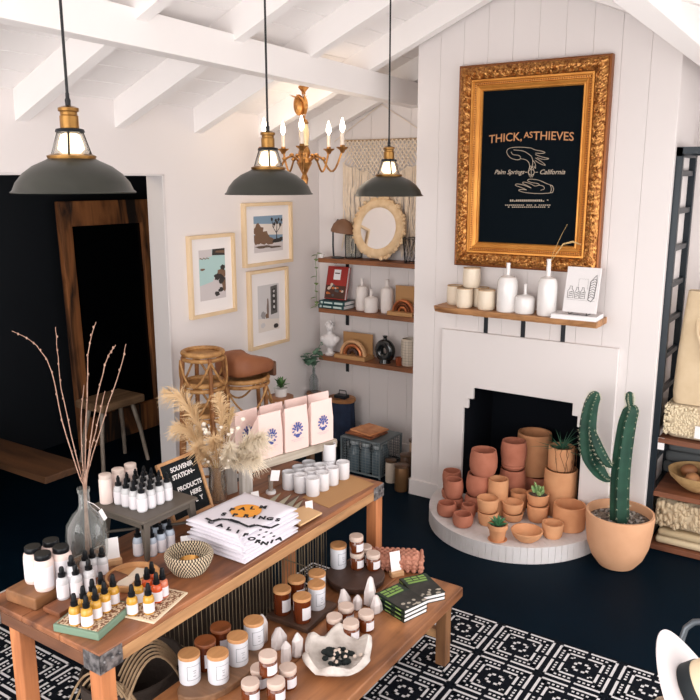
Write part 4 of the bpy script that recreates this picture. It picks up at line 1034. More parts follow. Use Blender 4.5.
# ================================================================ LONG TABLE
TX0, TX1, TY0, TY1, TZ = 1.335, 2.99, 1.79, 2.372, .70
TOPW = wood('table_top_wood', (172, 112, 74), (98, 60, 42), 'X', 9, rough=.42, contrast=.18, stain=.85)
EDGEW = wood('table_edge_wood', (206, 158, 110), (142, 98, 62), 'X', 11, rough=.6, contrast=.2, stain=.75)
LEGW = wood('table_leg_wood', (214, 140, 90), (170, 104, 64), 'Z', 12, contrast=.25)
TIN = mat('worn_tin_plate', (150, 146, 146), rough=.45, metal=.6, col2=(78, 76, 78), nscale=45, contrast=.12, bump=.2)
t = thing('display_table', 'long rustic wooden display table with metal corner plates, covered with bottles and shirts', 'table', (TX0, TY0, 0))
LX_, LY_ = TX1-TX0, TY1-TY0
m_ = MB()
for k in range(3): m_.box((0, LY_*k/3+.001, TZ-.022), (LX_, LY_*(k+1)/3-.001, TZ))
m_.build('tabletop', TOPW, t, smooth=False, bevel=.004)
m_ = MB(); h0 = TZ-.066
m_.box((0,0,h0),(LX_,.03,TZ-.021)); m_.box((0,LY_-.03,h0),(LX_,LY_,TZ-.021)); m_.build('apron', EDGEW, t, smooth=False, bevel=.003)
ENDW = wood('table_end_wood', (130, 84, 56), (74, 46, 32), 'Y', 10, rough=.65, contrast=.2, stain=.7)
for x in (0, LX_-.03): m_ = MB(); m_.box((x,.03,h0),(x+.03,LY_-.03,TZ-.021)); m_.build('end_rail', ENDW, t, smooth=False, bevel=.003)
m_ = MB(); m_.box((.0,LY_,TZ-.012),(.16,LY_+.003,TZ+.0015)); m_.box((.17,LY_,TZ-.012),(.5,LY_+.003,TZ+.0015)); m_.build('edge_strip', mat('pale_strip', (206,204,202), rough=.5), t, smooth=False)
for (x, y) in ((0,0),(LX_-.06,0),(0,LY_-.17),(LX_-.06,LY_-.06)):
    m_ = MB(); m_.box((x+.002,y+.002,.0098),(x+.058,y+.058,h0+.03)); m_.build('leg', LEGW, t, smooth=False, bevel=.004)
    m_ = MB(); e = .003
    xa, xb = (-e, .085) if x == 0 else (LX_-.085, LX_+e); ya, yb = (-e, .075) if y == 0 else (LY_-.075, LY_+e)
    m_.box((xa, -e if y == 0 else LY_, h0-.002), (xb, 0 if y == 0 else LY_+e, TZ-.004)); m_.box((-e if x == 0 else LX_, ya, h0-.002), (0 if x == 0 else LX_+e, yb, TZ-.004))
    yo = -e-.002 if y == 0 else LY_+e
    for q_ in (.2, .55, .85): m_.ball((xa+(xb-xa)*q_, yo, TZ-.03), .006, 0, 8, 5)
    m_.build('corner_plate', TIN, t, smooth=False, bevel=.001)

def bottle(name, label, cat, loc, parts, group=None, rz=0.0):
    """parts: (name, kind, data, material); kind 'lathe' profile or 'label' (r, z0, z1, half angle)"""
    t = thing(name, label, cat, loc, rz, group)
    for pn, kind, d, mm in parts:
        m_ = MB()
        if kind == 'lathe': m_.lathe(d, 0, 24)
        else:
            r, z0, z1, c_, ha = d; m_.arc(r, z0, z1, radians(c_-ha), radians(c_+ha), 0, 14)
        m_.build(pn, mm, t)
    return t
LABEL = mat('white_label', (224, 219, 223), rough=.6)
# cream lotion jars with black lids on the wood block
m_ = MB(); m_.box((-.115,-.07,0),(.125,.075,.045)); single('wood_block', m_, wood('block_wood', (152,104,66),(98,66,42),'X',8), 'thick wooden block under the cream lotion jars at the table corner', 'riser', (1.487, 2.245, TZ), radians(6), None, smooth=False, bevel=.006)
m_ = MB(); m_.box((-.15,-.042,0),(.15,.04,.018)); single('wood_board', m_, wood('board_wood', (136,82,50),(94,56,36),'X',8), 'thin wooden board under the clear mist bottles', 'riser', (1.545, 2.112, TZ), radians(3), None, smooth=False, bevel=.003)
LOT = mat('lotion_cream', (226, 204, 196), rough=.4); 
def lotion(label, loc):
    R, H = .0335, .118
    t = bottle('lotion_jar', label, 'bottle', loc, [('body','lathe',[(0,0),(R*.93,0),(R,.006),(R,H*.8),(R*.94,H*.88),(R*.72,H*.94),(R*.7,H),(0,H)],LOT), ('label','label',(R+.0006,.014,.088,-140,75),LABEL), ('lid','lathe',[(R*.8,H*.93),(R*.82,H*.94),(R*.82,H*1.07),(R*.78,H*1.09),(0,H*1.09)],BLACKP)], 'cream lotion jars')
zb = TZ+.0455
for lb, px, py in (('cream lotion jar with black lid at the outer corner of the wood block',46,592.5),('cream lotion jar with black lid on the wood block beside the mist bottles',64,585)):
    lotion(lb, behind(px, py, zb, .034))
a = behind(46,592.5,zb,.034); b_ = behind(64,585,zb,.034); d_ = Vector((.012,.072,0))
lotion('cream lotion jar half hidden behind the outer jar on the wood block', a+d_); lotion('cream lotion jar half hidden behind the jar beside the mist bottles', b_+d_)
# clear mist bottles
CLB = mat('frosted_clear', (206, 204, 206), rough=.25, col2=(190,190,194), nscale=6); 
def mist_parts(R=.0205, H=.082, body=CLB):
    return [('body','lathe',[(0,0),(R*.95,0),(R,.004),(R,H*.78),(R*.9,H*.88),(R*.5,H*.97),(R*.48,H),(0,H)],body), ('label','label',(R+.0005,.008,H*.66,-140,80),LABEL), ('spray_cap','lathe',[(R*.55,H*.95),(R*.62,H*.96),(R*.62,H*1.1),(R*.42,H*1.12),(R*.42,H*1.3),(R*.3,H*1.38),(0,H*1.39)],BLACKP)]
mp = [('clear mist bottle at the front end of the thin board, beside the lotion jars',64,600.5,.718),('clear mist bottle second along the thin board from the lotion jars',77.5,598,.718),('clear mist bottle behind the second one, touching the wood block',73.5,589,.745),
      ('clear mist bottle next to the yellow dropper rows',90.5,593,.718),('clear mist bottle behind the one next to the yellow droppers',87,583,.718),('clear mist bottle in front of the glass demijohn',94,580,.702),('clear mist bottle beside the small white card in the wooden holder',103.5,579,.702)]
proto = None
for lb, px, py, z in mp:
    p = behind(px, py, z, .0205)
    if proto is None: proto = bottle('mist_bottle', lb, 'bottle', p, mist_parts(), 'clear mist bottles')
    else: dup(proto, p, 0, lb)
# green book-like tray with yellow droppers
GRN = mat('sage_green_paint', (112, 136, 116), rough=.6); PATT = mat('leaf_pattern_paper', (216, 194, 164), rough=.7, col2=(120, 74, 46), nscale=120, contrast=.05)
gc = Vector((1.452, 1.957, TZ)); grz = radians(15)
t = thing('tray', 'sage green tray with a patterned top holding eight yellow dropper bottles', 'tray', gc, grz)
m_ = MB(); m_.box((-.095,-.085,0),(.095,.085,.026)); m_.build('base', GRN, t, smooth=False, bevel=.003)
m_ = MB(); m_.box((-.086,-.077,.026),(.086,.077,.0275)); m_.build('patterned_top', PATT, t, smooth=False)
DR = .0185
def dropper_parts(liq):
    R = DR; H = .064
    return [('body','lathe',[(0,0),(R*.95,0),(R,.004),(R,H*.78),(R*.86,H*.92),(R*.5,H),(0,H)],liq), ('label','label',(R+.0005,.006,H*.62,-140,85),LABEL), ('dropper_cap','lathe',[(R*.55,H*.98),(R*.62,H),(R*.62,H*1.2),(R*.45,H*1.22),(R*.44,H*1.45),(R*.3,H*1.62),(0,H*1.66)],BLACKP)]
YEL = mat('yellow_oil', (206, 156, 58), rough=.12, col2=(190,136,44), nscale=6, coat=.4); ORA = mat('orange_oil', (206, 84, 38), rough=.12, coat=.4); CLEAROIL = mat('rosy_oil', (206, 120, 90), rough=.12, coat=.4)
zt = TZ+.0278; px_r = [(88,628.5),(97,620.5),(106,613.5),(114.5,606)]; px_l = [(76,626.5),(85,618.5),(94,611),(102.5,603.5)]
yp = None
for row, nm in ((px_r, 'outer row'), (px_l, 'row beside the mist bottles')):
    for k, (px, py) in enumerate(row):
        p = behind(px, py, zt, DR); lb = f'yellow dropper bottle, {ORD[k]} from the table end, {nm}, green tray'
        if yp is None: yp = bottle('dropper_bottle', lb, 'bottle', p, dropper_parts(YEL), 'yellow droppers on the green tray')
        else: dup(yp, p, 0, lb)
t = thing('tray', 'flat cream tray with a brown leaf pattern, holding yellow and orange droppers', 'tray', (1.625, 1.874, TZ), radians(13))
m_ = MB(); m_.box((-.102,-.074,0),(.102,.074,.006)); m_.build('base', mat('tray_cream', (226,208,180), rough=.6), t, smooth=False, bevel=.002)
m_ = MB(); m_.box((-.092,-.065,.006),(.092,.065,.0068)); m_.build('patterned_top', PATT, t, smooth=False)
zt = TZ+.0072
for lb, px, py in (('yellow dropper bottle at the outer corner of the leaf-patterned tray',133,616.5),('yellow dropper bottle in the middle of the leaf-patterned tray front',149.5,615),('yellow dropper bottle behind the other two on the leaf-patterned tray',139,605)):
    dup(yp, behind(px, py, zt, DR), 0, lb, 'yellow droppers on the leaf tray')
op = None
for lb, px, py in (('orange dropper bottle just behind the middle yellow one on the leaf tray',157.5,603.5),('orange dropper bottle behind the round board cards, inner corner of the leaf tray',148,598),('orange dropper bottle at the back of the leaf tray',153,592)):
    p = behind(px, py, zt, DR)
    if op is None: op = bottle('dropper_bottle', lb, 'bottle', p, dropper_parts(ORA), 'orange droppers')
    else: dup(op, p, 0, lb)
bottle('dropper_bottle', 'rosy dropper bottle with a dark cap at the basket end of the leaf tray', 'bottle', behind(163.5, 598.5, zt, DR), dropper_parts(CLEAROIL))
# round board with cards
rc = Vector((1.70, 2.055, TZ))
t = thing('round_board', 'round pale wooden board with a raised rim behind the leaf tray', 'tray', rc); m_ = MB(); m_.lathe([(0,0),(.088,0),(.094,.006),(.096,.024),(.09,.026),(.086,.01),(0,.009)], 0, 44); m_.build('board', wood('pale_board', (210,160,108),(184,130,82),'X',8), t)
for k, (lb, px, py, r_) in enumerate((('cream blank card lying on the round board, lower of two',126,581,.5),('cream blank card lying on the round board, overlapping the other',139,573.5,.35))):
    p = onz(px, py, TZ+.012); m_ = MB(); m_.box((-.032,-.026,0),(.032,.026,.003)); single('blank_card', m_, CREAM, lb, 'card', (p.x, p.y, TZ+.0095+.0035*k), r_, 'cards on the round board', smooth=False)
# card holder
def card_holder(label, loc, rz, w_=.05, h_=.07, lab2=None):
    t = thing('card_holder', label, 'card holder', loc, rz)
    m_ = MB(); m_.box((-w_*.62,-.017,0),(w_*.62,.017,.022)); m_.build('wood_base', wood('holder_wood', (216,172,128),(192,146,104),'X',20), t, smooth=False, bevel=.002)
    T_ = Matrix.Translation((0,0,.014)) @ Matrix.Rotation(radians(-14), 4, 'X'); m_ = MB(); m_.box((-w_/2,-.001,0),(w_/2,.001,h_),0,T_); m_.build('card', PAPER, t, smooth=False)
card_holder('small white card in a wooden holder between demijohn and grey stool', onz(114,564,TZ), radians(-30), .046, .085)
# demijohn with willow twigs
dj = Vector((1.69, 2.285, TZ))
t = thing('glass_demijohn', 'clear glass demijohn holding tall bare willow twigs', 'vase', dj)
GCL = glass('demijohn_glass', (226, 230, 226), rough=.04, haze=.1)
m_ = MB(); m_.lathe([(0,.002),(.055,.0),(.068,.01),(.074,.05),(.075,.12),(.069,.165),(.047,.2),(.026,.222),(.02,.238),(.019,.285),(.023,.289),(.023,.303),(.018,.303)], 0, 36); m_.build('bottle', GCL, t)
m_ = MB(); m_.tube([(.0,-.021,.255),(.02,-.026,.24),(.04,-.035,.215)], .0012, 0, 4); m_.box((.032,-.046,.168),(.048,-.044,.218), 0, Matrix.Translation((.04,-.045,.2))@Matrix.Rotation(radians(-25),4,'Y')@Matrix.Translation((-.04,.045,-.2))); m_.build('paper_tag', PAPER, t, smooth=False)
TW = mat('willow_bark', (182, 150, 132), rough=.8, col2=(140,104,88), nscale=40); dx_ = 1.70
tw = [[(84,490),(80,478),(62,420),(52,372),(40,350),(27,338),(12,331)],[(84,490),(82,478),(68,420),(60,380),(57.5,350),(55.5,327)],[(85,490),(85,475),(87,400),(88,355),(92,335),(96,322)],[(85,490),(87,470),(95,410),(105,365),(111,352),(115.5,345)],[(86,490),(90,465),(105,415),(120,370),(126,344)],[(84,490),(83,470),(81,420),(84,385)],[(86,490),(90,455),(97,425),(105,391)]]
rnd = random.Random(9)
for q_, pts in enumerate(tw):
    off = (-.02,.03,.0,-.03,.02,.05,-.04)[q_]; m_ = MB(); P = []
    n = len(pts)
    Q = [onx(px, py, dx_+off*i/(n-1))-dj for i, (px, py) in enumerate(pts)]
    Q = [Vector((.004*(q_-3), .003*(q_ % 3-1), .03))]+Q
    P = []
    for i in range(len(Q)-1):
        p0, p1, p2, p3 = Q[max(i-1,0)], Q[i], Q[i+1], Q[min(i+2, len(Q)-1)]
        for k in range(4):
            u = k/4; P.append(.5*((2*p1)+(p2-p0)*u+(2*p0-5*p1+4*p2-p3)*u*u+(-p0+3*p1-3*p2+p3)*u**3)+Vector((rnd.uniform(-.0012,.0012),rnd.uniform(-.0012,.0012),0)))
    P.append(Q[-1]); N = len(P)
    m_.tube(P, [.0027*(1-.6*i/N) for i in range(N)], 0, 6)
    for i in range(6, N-1, 2): m_.ball(P[i]+Vector((rnd.uniform(-.002,.002), rnd.uniform(-.002,.002), 0)), (.0036,.0036,.0055), 0, 6, 4)
    m_.build('twig', TW, t)
# grey metal stool riser
sz = .86; t = thing('step_stool', 'small dark grey metal stool carrying rows of black-capped spray bottles', 'stool', (1.96, 2.27, TZ))
GM = mat('grey_stool_metal', (94, 86, 78), rough=.5, metal=.15)
m_ = MB(); m_.box((-.145,-.148,sz-TZ-.014),(.145,.15,sz-TZ)); m_.build('seat', GM, t, bevel=.008, bseg=3, smooth=False)
m_ = MB(); m_.box((-.135,-.138,sz-TZ-.034),(.135,-.13,sz-TZ-.012)); m_.box((-.135,.09,sz-TZ-.034),(.135,.098,sz-TZ-.012)); m_.box((-.135,-.138,sz-TZ-.034),(-.127,.098,sz-TZ-.012)); m_.box((.127,-.138,sz-TZ-.034),(.135,.098,sz-TZ-.012)); m_.build('rim', GM, t, smooth=False)
for (sx_, y0, y1) in ((-1,-.128,-.146),(1,-.128,-.146),(-1,.088,.09),(1,.088,.09)):
    m_ = MB(); m_.add([(sx_*.133,y0-.012,sz-TZ-.012),(sx_*.1,y0-.012,sz-TZ-.012),(sx_*.1,y0+.014,sz-TZ-.012),(sx_*.133,y0+.012,sz-TZ-.012),(sx_*.138,y1-.006,0),(sx_*.122,y1-.006,0),(sx_*.122,y1+.008,0),(sx_*.138,y1+.008,0)], [(0,1,2,3),(7,6,5,4),(0,4,5,1),(1,5,6,2),(2,6,7,3),(3,7,4,0)]); m_.build('leg', GM, t, smooth=False, bevel=.002)
m_ = MB(); m_.tube([(-.13,-.137,.055),(.13,.09,.055)], .006, 0, 8); m_.build('brace', GM, t); m_ = MB(); m_.tube([(.13,-.137,.055),(-.13,.09,.055)], .006, 0, 8); m_.build('brace', GM, t)
SPB = mat('spray_clear', (196, 196, 198), rough=.2); OCAP = glass('over_cap', (225,228,232))
def spray_parts(body=SPB):
    R = .0198; H = .075
    return [('body','lathe',[(0,0),(R*.95,0),(R,.004),(R,H*.8),(R*.85,H*.92),(R*.55,H),(0,H)],body), ('label','label',(R+.0005,.005,H*.7,-150,110),LABEL), ('spray_cap','lathe',[(R*.6,H*.98),(R*.66,H),(R*.66,H*1.14),(R*.36,H*1.16),(R*.36,H*1.4),(R*.22,H*1.44),(R*.2,H*1.52),(0,H*1.53)],BLACKP)]
sp_ = None
for r in range(4):
    for c_ in range(4):
        p = Vector((1.889+.0435*c_, 2.205+.0435*r, sz+.0005))
        lb = f'spray bottle on the grey stool, {ORD[r]} row from the aisle, {ORD[c_]} from demijohn'
        if sp_ is None: sp_ = bottle('spray_bottle', lb, 'bottle', p, spray_parts(), 'spray bottles on the grey stool')
        else: dup(sp_, p, 0, lb)
PINKW = mat('pale_pink_jar', (232, 212, 204), rough=.45)
for k, (x, y) in enumerate(((1.868,2.385),(1.935,2.39),(2.0,2.392))):
    lb = ('tall pale pink jar with a clear lid at the demijohn end of the grey stool','tall pale pink jar in the middle behind the spray bottles','tall pale pink jar at the letter board end behind the spray bottles')[k]
    bottle('tall_jar', lb, 'bottle', (x, y, sz+.0005), [('body','lathe',[(0,0),(.025,0),(.026,.004),(.026,.094),(.022,.1),(0,.1)],PINKW), ('lid','lathe',[(.023,.1),(.024,.101),(.024,.116),(.02,.118),(0,.118)],mat('pale_lid',(214,196,186),rough=.3))], 'pale jars on the grey stool')
SPB_SHADE = mat('spray_clear_shaded', (176, 186, 200), rough=.2)  # spray bottle body with the bluish shade under the stool in its colour
up = None
for lb, x, y in (('spray bottle under the grey stool, beside its aisle-side leg',1.845,2.19),('spray bottle under the grey stool, first in the open front row',1.872,2.128+.03),('spray bottle under the grey stool, second in the open front row',1.915,2.14),('spray bottle under the grey stool, third in the open front row',1.96,2.14),
                 ('spray bottle under the grey stool, back row near the demijohn',1.90,2.215),('spray bottle under the grey stool, back row centre',1.945,2.2),('spray bottle under the grey stool, back row near the letter board',1.99,2.2)):
    if lb.startswith('spray bottle under the grey stool, first'): x, y = 1.872, 2.145
    if up is None: up = bottle('spray_bottle', lb, 'bottle', (x, y, TZ+.0005), spray_parts(SPB_SHADE), 'spray bottles under the grey stool')
    else: dup(up, (x, y, TZ+.0005), 0, lb)
# letter board
a = Vector((2.09, 2.262, TZ)); LW, LH = .232, .258
t = thing('letter_board', 'black felt letter board in a wooden frame leaning behind the white shirts', 'sign', (a.x, a.y, a.z), 0)
LBX = Matrix.Translation((0,0,.006)) @ Matrix.Rotation(radians(-20), 4, 'X') @ PX; fw = .013
m_ = MB(); m_.box((0,0,0),(fw,LH,.016),0,LBX); m_.box((LW-fw,0,0),(LW,LH,.016),0,LBX); m_.box((fw,0,0),(LW-fw,fw,.016),0,LBX); m_.box((fw,LH-fw,0),(LW-fw,LH,.016),0,LBX); m_.build('frame', wood('letterboard_oak', (222,170,120),(200,146,98),'X',12,bump=.05), t, smooth=False, bevel=.0015)
m_ = MB(); m_.box((fw*.8,fw*.8,.002),(LW-fw*.8,LH-fw*.8,.008),0,LBX); m_.build('felt', mat('black_felt', (16,22,26), rough=.95), t, smooth=False)
m_ = MB()
for tx, x, y, s_, al in (('SOUVENIR',.128,.205,.0275,'CENTER'),('STATION~',.128,.172,.0275,'CENTER'),('PRODUCTS',.142,.118,.0275,'CENTER'),('HERE',.165,.084,.0275,'CENTER'),('L  Y',.172,.05,.0275,'CENTER')):
    m_.text(tx, s_, 0, LBX @ Matrix.Translation((x, y, .0086)), bold=.0008, align=al, space=.98)
m_.build('lettering', PAPER, t, smooth=False)
# woven bowl with a copper dish
bc = behind(190, 577.5, TZ, .055)
t = thing('woven_bowl', 'black and cream woven bowl at the table edge beside the white shirts', 'bowl', bc)
nc = 9
def checker():
    m = mat('woven_check', (222, 204, 176), rough=.85)
    nt = m.node_tree; b = nt.nodes['Principled BSDF']; tc = nt.nodes.new('ShaderNodeTexCoord'); sep = nt.nodes.new('ShaderNodeSeparateXYZ'); nt.links.new(tc.outputs['Object'], sep.inputs[0])
    an = nt.nodes.new('ShaderNodeMath'); an.operation = 'ARCTAN2'; nt.links.new(sep.outputs['Y'], an.inputs[0]); nt.links.new(sep.outputs['X'], an.inputs[1])
    mul = nt.nodes.new('ShaderNodeMath'); mul.operation = 'MULTIPLY'; mul.inputs[1].default_value = 46/(2*pi); nt.links.new(an.outputs[0], mul.inputs[0])
    zz = nt.nodes.new('ShaderNodeMath'); zz.operation = 'MULTIPLY'; zz.inputs[1].default_value = 1/.0088; nt.links.new(sep.outputs['Z'], zz.inputs[0])
    fz = nt.nodes.new('ShaderNodeMath'); fz.operation = 'FLOOR'; nt.links.new(zz.outputs[0], fz.inputs[0])
    hf = nt.nodes.new('ShaderNodeMath'); hf.operation = 'MULTIPLY'; hf.inputs[1].default_value = .5; nt.links.new(fz.outputs[0], hf.inputs[0])
    ad = nt.nodes.new('ShaderNodeMath'); nt.links.new(mul.outputs[0], ad.inputs[0]); nt.links.new(hf.outputs[0], ad.inputs[1])
    frc = nt.nodes.new('ShaderNodeMath'); frc.operation = 'FRACT'; nt.links.new(ad.outputs[0], frc.inputs[0])
    gt = nt.nodes.new('ShaderNodeMath'); gt.operation = 'GREATER_THAN'; gt.inputs[1].default_value = .5; nt.links.new(frc.outputs[0], gt.inputs[0])
    mx = nt.nodes.new('ShaderNodeMix'); mx.data_type = 'RGBA'; mx.inputs[6].default_value = lin((216,198,170)); mx.inputs[7].default_value = lin((52,42,36)); nt.links.new(gt.outputs[0], mx.inputs[0]); nt.links.new(mx.outputs[2], b.inputs['Base Color'])
    return m
m_ = MB(); prof = [(0,0),(.052,0)]
for k in range(nc):
    z0 = k*.0088; r = .058+.03*sin(min(1,(k+.5)/nc*1.15)*pi/2)-(.004 if k == nc-1 else 0); prof += [(r-.002, z0+.0005),(r+.0015, z0+.0044),(r-.002, z0+.0083)]
inner = [(r-.007, z) for r, z in prof[::-1] if z > .01]; m_.lathe(prof+inner+[(.045,.008),(0,.008)], 0, 46); m_.build('coiled_wall', checker(), t)
m_ = MB(); m_.lathe([(0,.04),(.018,.042),(.03,.056),(.036,.066),(.034,.066),(.028,.057),(.016,.046),(0,.045)], 0, 28); single('copper_dish', m_, mat('gold_dish', (206,154,86), rough=.28, metal=.9), 'small shiny gold dish inside the woven bowl', 'dish', bc+Vector((.012,.01,-.03)))
m_ = MB(); m_.cbox((0,0,.022),(.04,.002,.044), X=Matrix.Rotation(radians(-16),4,'X')); single('small_card', m_, PAPER, 'tiny white sign card standing behind the woven bowl', 'card', onz(187,549,TZ)+Vector((.01,.012,.001)), radians(-35), smooth=False)
# folded shirts
SHIRT = mat('white_cotton', (226, 221, 229), rough=.9, bump=.15, nscale=14)
sx0, sy0, sd, sl = 2.168, 1.938, .335, .285
nS = 7; hS = .0165
def shirt(k, label):
    r_ = random.Random(k+3); w_, l_ = sd+r_.uniform(-.012,.012), sl+r_.uniform(-.012,.012)
    t = thing('folded_shirt', label, 'shirt', (sx0+r_.uniform(-.006,.006), sy0+r_.uniform(-.006,.006), TZ+.0008+k*hS), radians(r_.uniform(-2,2)), 'folded white shirts')
    m_ = MB(); N = 14; vs = []; fs = []
    for s_ in (0, 1):
        for i in range(N+1):
            for j in range(N+1):
                u, v = i/N-.5, j/N-.5; e = max(abs(u), abs(v)); ed = max(0, (e-.44)/.06)
                zz = (hS-.0016)*(s_)*(1-.35*ed)+(.0018*noise.noise(Vector((u*7+k*3, v*7, s_)))*(1-ed) if k == nS-1 and s_ else 0)
                if s_ == 0: zz += hS*.3*ed
                vs.append((u*w_*(1+.0), v*l_, zz))
    M_ = (N+1)*(N+1)
    for s_ in (0, 1):
        for i in range(N):
            for j in range(N): a = s_*M_+i*(N+1)+j; fs.append((a, a+1, a+N+2, a+N+1))
    for i in range(N):
        for (p, q_) in ((i, i+1), (N*(N+1)+i, N*(N+1)+i+1), (i*(N+1), (i+1)*(N+1)), (i*(N+1)+N, (i+1)*(N+1)+N)): fs.append((p, q_, M_+q_, M_+p))
    m_.add(vs, fs); m_.build('cloth', SHIRT, t, angle=80); return t
wl = ['lowest','second from the bottom','third from the bottom','middle','third from the top','second from the top']
for k in range(nS-1): shirt(k, f'white folded shirt, {wl[k]} of the shirt stack')
st = shirt(nS-1, 'white folded shirt on top of the stack, with the orange sun print')
hz = hS+.0012
ORS = mat('sun_print', (238, 160, 60), rough=.85); INKB = mat('black_print', (32, 34, 40), rough=.85)
# print laid out in the shirt's own plane (u along table, v across), facing the aisle end
def spx(px, py):
    p = onz(px, py, TZ+nS*hS+.001); return (p.x-st.location.x, p.y-st.location.y)
ux0, uy0 = spx(245, 513); 
PT = Matrix.Translation((0,0,hz))
m_ = MB(); c0 = spx(246, 511); N = 28; m_.prism([(c0[0]+.062*cos(2*pi*i/N), c0[1]+.062*sin(2*pi*i/N)) for i in range(N)], 0, .0006, 0, PT); m_.build('sun_print', ORS, st, smooth=False)
m_ = MB()
rotv = Vector((spx(275,524)[0]-spx(212,521)[0], spx(275,524)[1]-spx(212,521)[1])); ang = atan2(rotv.y, rotv.x)
def put(body, px, py, size, a, bold=.0022):
    x, y = spx(px, py); m_.text(body, size, 0, Matrix.Translation((x, y, hz+.0008)) @ Matrix.Rotation(a, 4, 'Z'), bold=bold)
def arcword(word, pts, size):
    for i, chh in enumerate(word):
        u = i/(len(word)-1)*(len(pts)-1); k = min(int(u), len(pts)-2); f_ = u-k
        put(chh, pts[k][0]+(pts[k+1][0]-pts[k][0])*f_, pts[k][1]+(pts[k+1][1]-pts[k][1])*f_, size, ang)
arcword('PALM', [(231,511.5),(262,508.5)], .038); arcword('SPRINGS', [(223,516),(246,517.5),(262,519),(278,521)], .036)
arcword('CALIFORNIA', [(211,524),(228,530),(244,535),(256,542),(268,545),(281,540)], .036)
P = [spx(*q_) for q_ in ((206,519),(213,522),(221,519.5),(230,520),(240,523),(250,527),(257,525),(264,526.5),(272,528),(280,524))]
for i in range(len(P)-1):
    a, b_ = Vector((*P[i],0)), Vector((*P[i+1],0)); d = (b_-a).normalized(); n_ = Vector((-d.y, d.x, 0))*(.009 if i % 2 else .006)
    m_.add([a-n_, b_-n_, b_+n_, a+n_], [(0,1,2,3)], 0, Matrix.Translation((0,0,hz+.001)))
for i, (px, py) in enumerate(((262,530),(268,532),(273,533),(266,537),(276,536),(261,535))):
    x, y = spx(px, py); m_.prism([(x+.008*cos(k*1.57+i), y+.006*sin(k*1.57+i)) for k in range(4)], hz+.0006, hz+.0011)
m_.build('print_lettering', INKB, st, smooth=False)
# dried flower arrangement
fv = Vector((2.392, 2.288, TZ))
t = thing('dried_flower_vase', 'glass vase of dried pampas and white everlasting flowers behind the shirts', 'vase', fv)
m_ = MB(); m_.lathe([(0,.003),(.036,0),(.042,.01),(.04,.09),(.035,.14),(.04,.17),(.037,.17),(.032,.14),(.036,.09),(.037,.014),(0,.01)], 0, 26); m_.build('glass_vase', glass('smoky_vase', (232,222,208), haze=.06), t)
STW = mat('straw_stem', (190, 160, 118), rough=.9); PAM = mat('pampas_plume', (226, 196, 156), rough=.95, col2=(206,172,128), nscale=12); PAM2 = mat('pale_plume', (228, 214, 192), rough=.95)
rnd = random.Random(21); cx_ = fv.x
def fpt(px, py, dx=0): return onx(px, py, cx_+dx)-fv
def plume(pts, dx, w0, n, mm, seed, dens=1.0):
    r_ = random.Random(seed); Q = [Vector((0,0,.12))]+[fpt(px, py, dx*i/max(1,len(pts)-1)) for i, (px, py) in enumerate(pts)]
    m_ = MB(); m_.tube(Q, .0022, 0, 5); L = len(Q)-1
    for k in range(n):
        u = r_.uniform(.35, 1)*L*.999; i = int(u); f_ = u-i; b = Q[i]*(1-f_)+Q[i+1]*f_; tg = (Q[i+1]-Q[i]).normalized()
        o_ = Vector((r_.gauss(0,1), r_.gauss(0,1), r_.gauss(0,1))); o_ = (o_-tg*o_.dot(tg)).normalized()
        wv = w0*sin(pi*min(1,(u/L-.3)/.75))*r_.uniform(.5,1.1)+.004
        e = b+o_*wv+tg*wv*1.3; m_.tube([b, b+o_*wv*.4+tg*wv*.8, e+Vector((0,0,-wv*.35))], [.0017,.0014,.0005], 0, 3, cap=False)
    m_.build('pampas_plume', mm, t)
plume([(213,462),(203,440),(194,415),(182,398),(165,392)], .02, 0.072, 408, PAM, 1)
plume([(213,465),(202,448),(190,432),(176,428)], -.05, 0.065, 340, PAM, 2)
plume([(221,462),(222,430),(222,410),(219,394)], .05, 0.046, 374, PAM, 3)
plume([(226,465),(236,455),(248,444),(262,438)], .0, 0.078, 442, PAM2, 4)
plume([(224,466),(234,462),(246,460),(258,458)], -.05, 0.065, 374, PAM2, 5)
plume([(216,466),(206,458),(198,448)], -.08, 0.065, 306, PAM, 6)
plume([(224,464),(228,445),(230,420),(233,408)], .04, 0.026, 204, STW, 7)
plume([(220,464),(217,452),(214,440)], -.06, 0.058, 340, PAM, 8); plume([(223,466),(227,458),(231,446)], -.06, 0.052, 306, PAM2, 9)
m_ = MB(); WF = mat('white_everlasting', (226, 214, 198), rough=.9)
for k in range(46):
    px, py = rnd.uniform(203, 236), rnd.uniform(425, 470)
    if k < 8: px, py = ((243,419),(220,453),(222,458),(228,467),(204,424),(206,432),(232,430),(238,428))[k]
    p = fpt(px, py, rnd.uniform(-.07, .0)); s_ = rnd.uniform(.004,.009) if k >= 8 else .011
    m_.ball(p, (s_, s_, s_*.85), 0, 7, 5); m_.tube([(0,0,.14), p*.6+Vector((0,0,.05)), p], .0009, 0, 3, cap=False)
m_.build('everlasting_flowers', WF, t, angle=60)
m_ = MB()
for k in range(44): a = rnd.random()*6.28; m_.tube([(.026*cos(a), .026*sin(a), .012), (.012*cos(a+1), .012*sin(a+1), .1), (.026*cos(a+2), .026*sin(a+2), .2)], .0022, 0, 4)
m_.build('stem_bundle', STW, t)
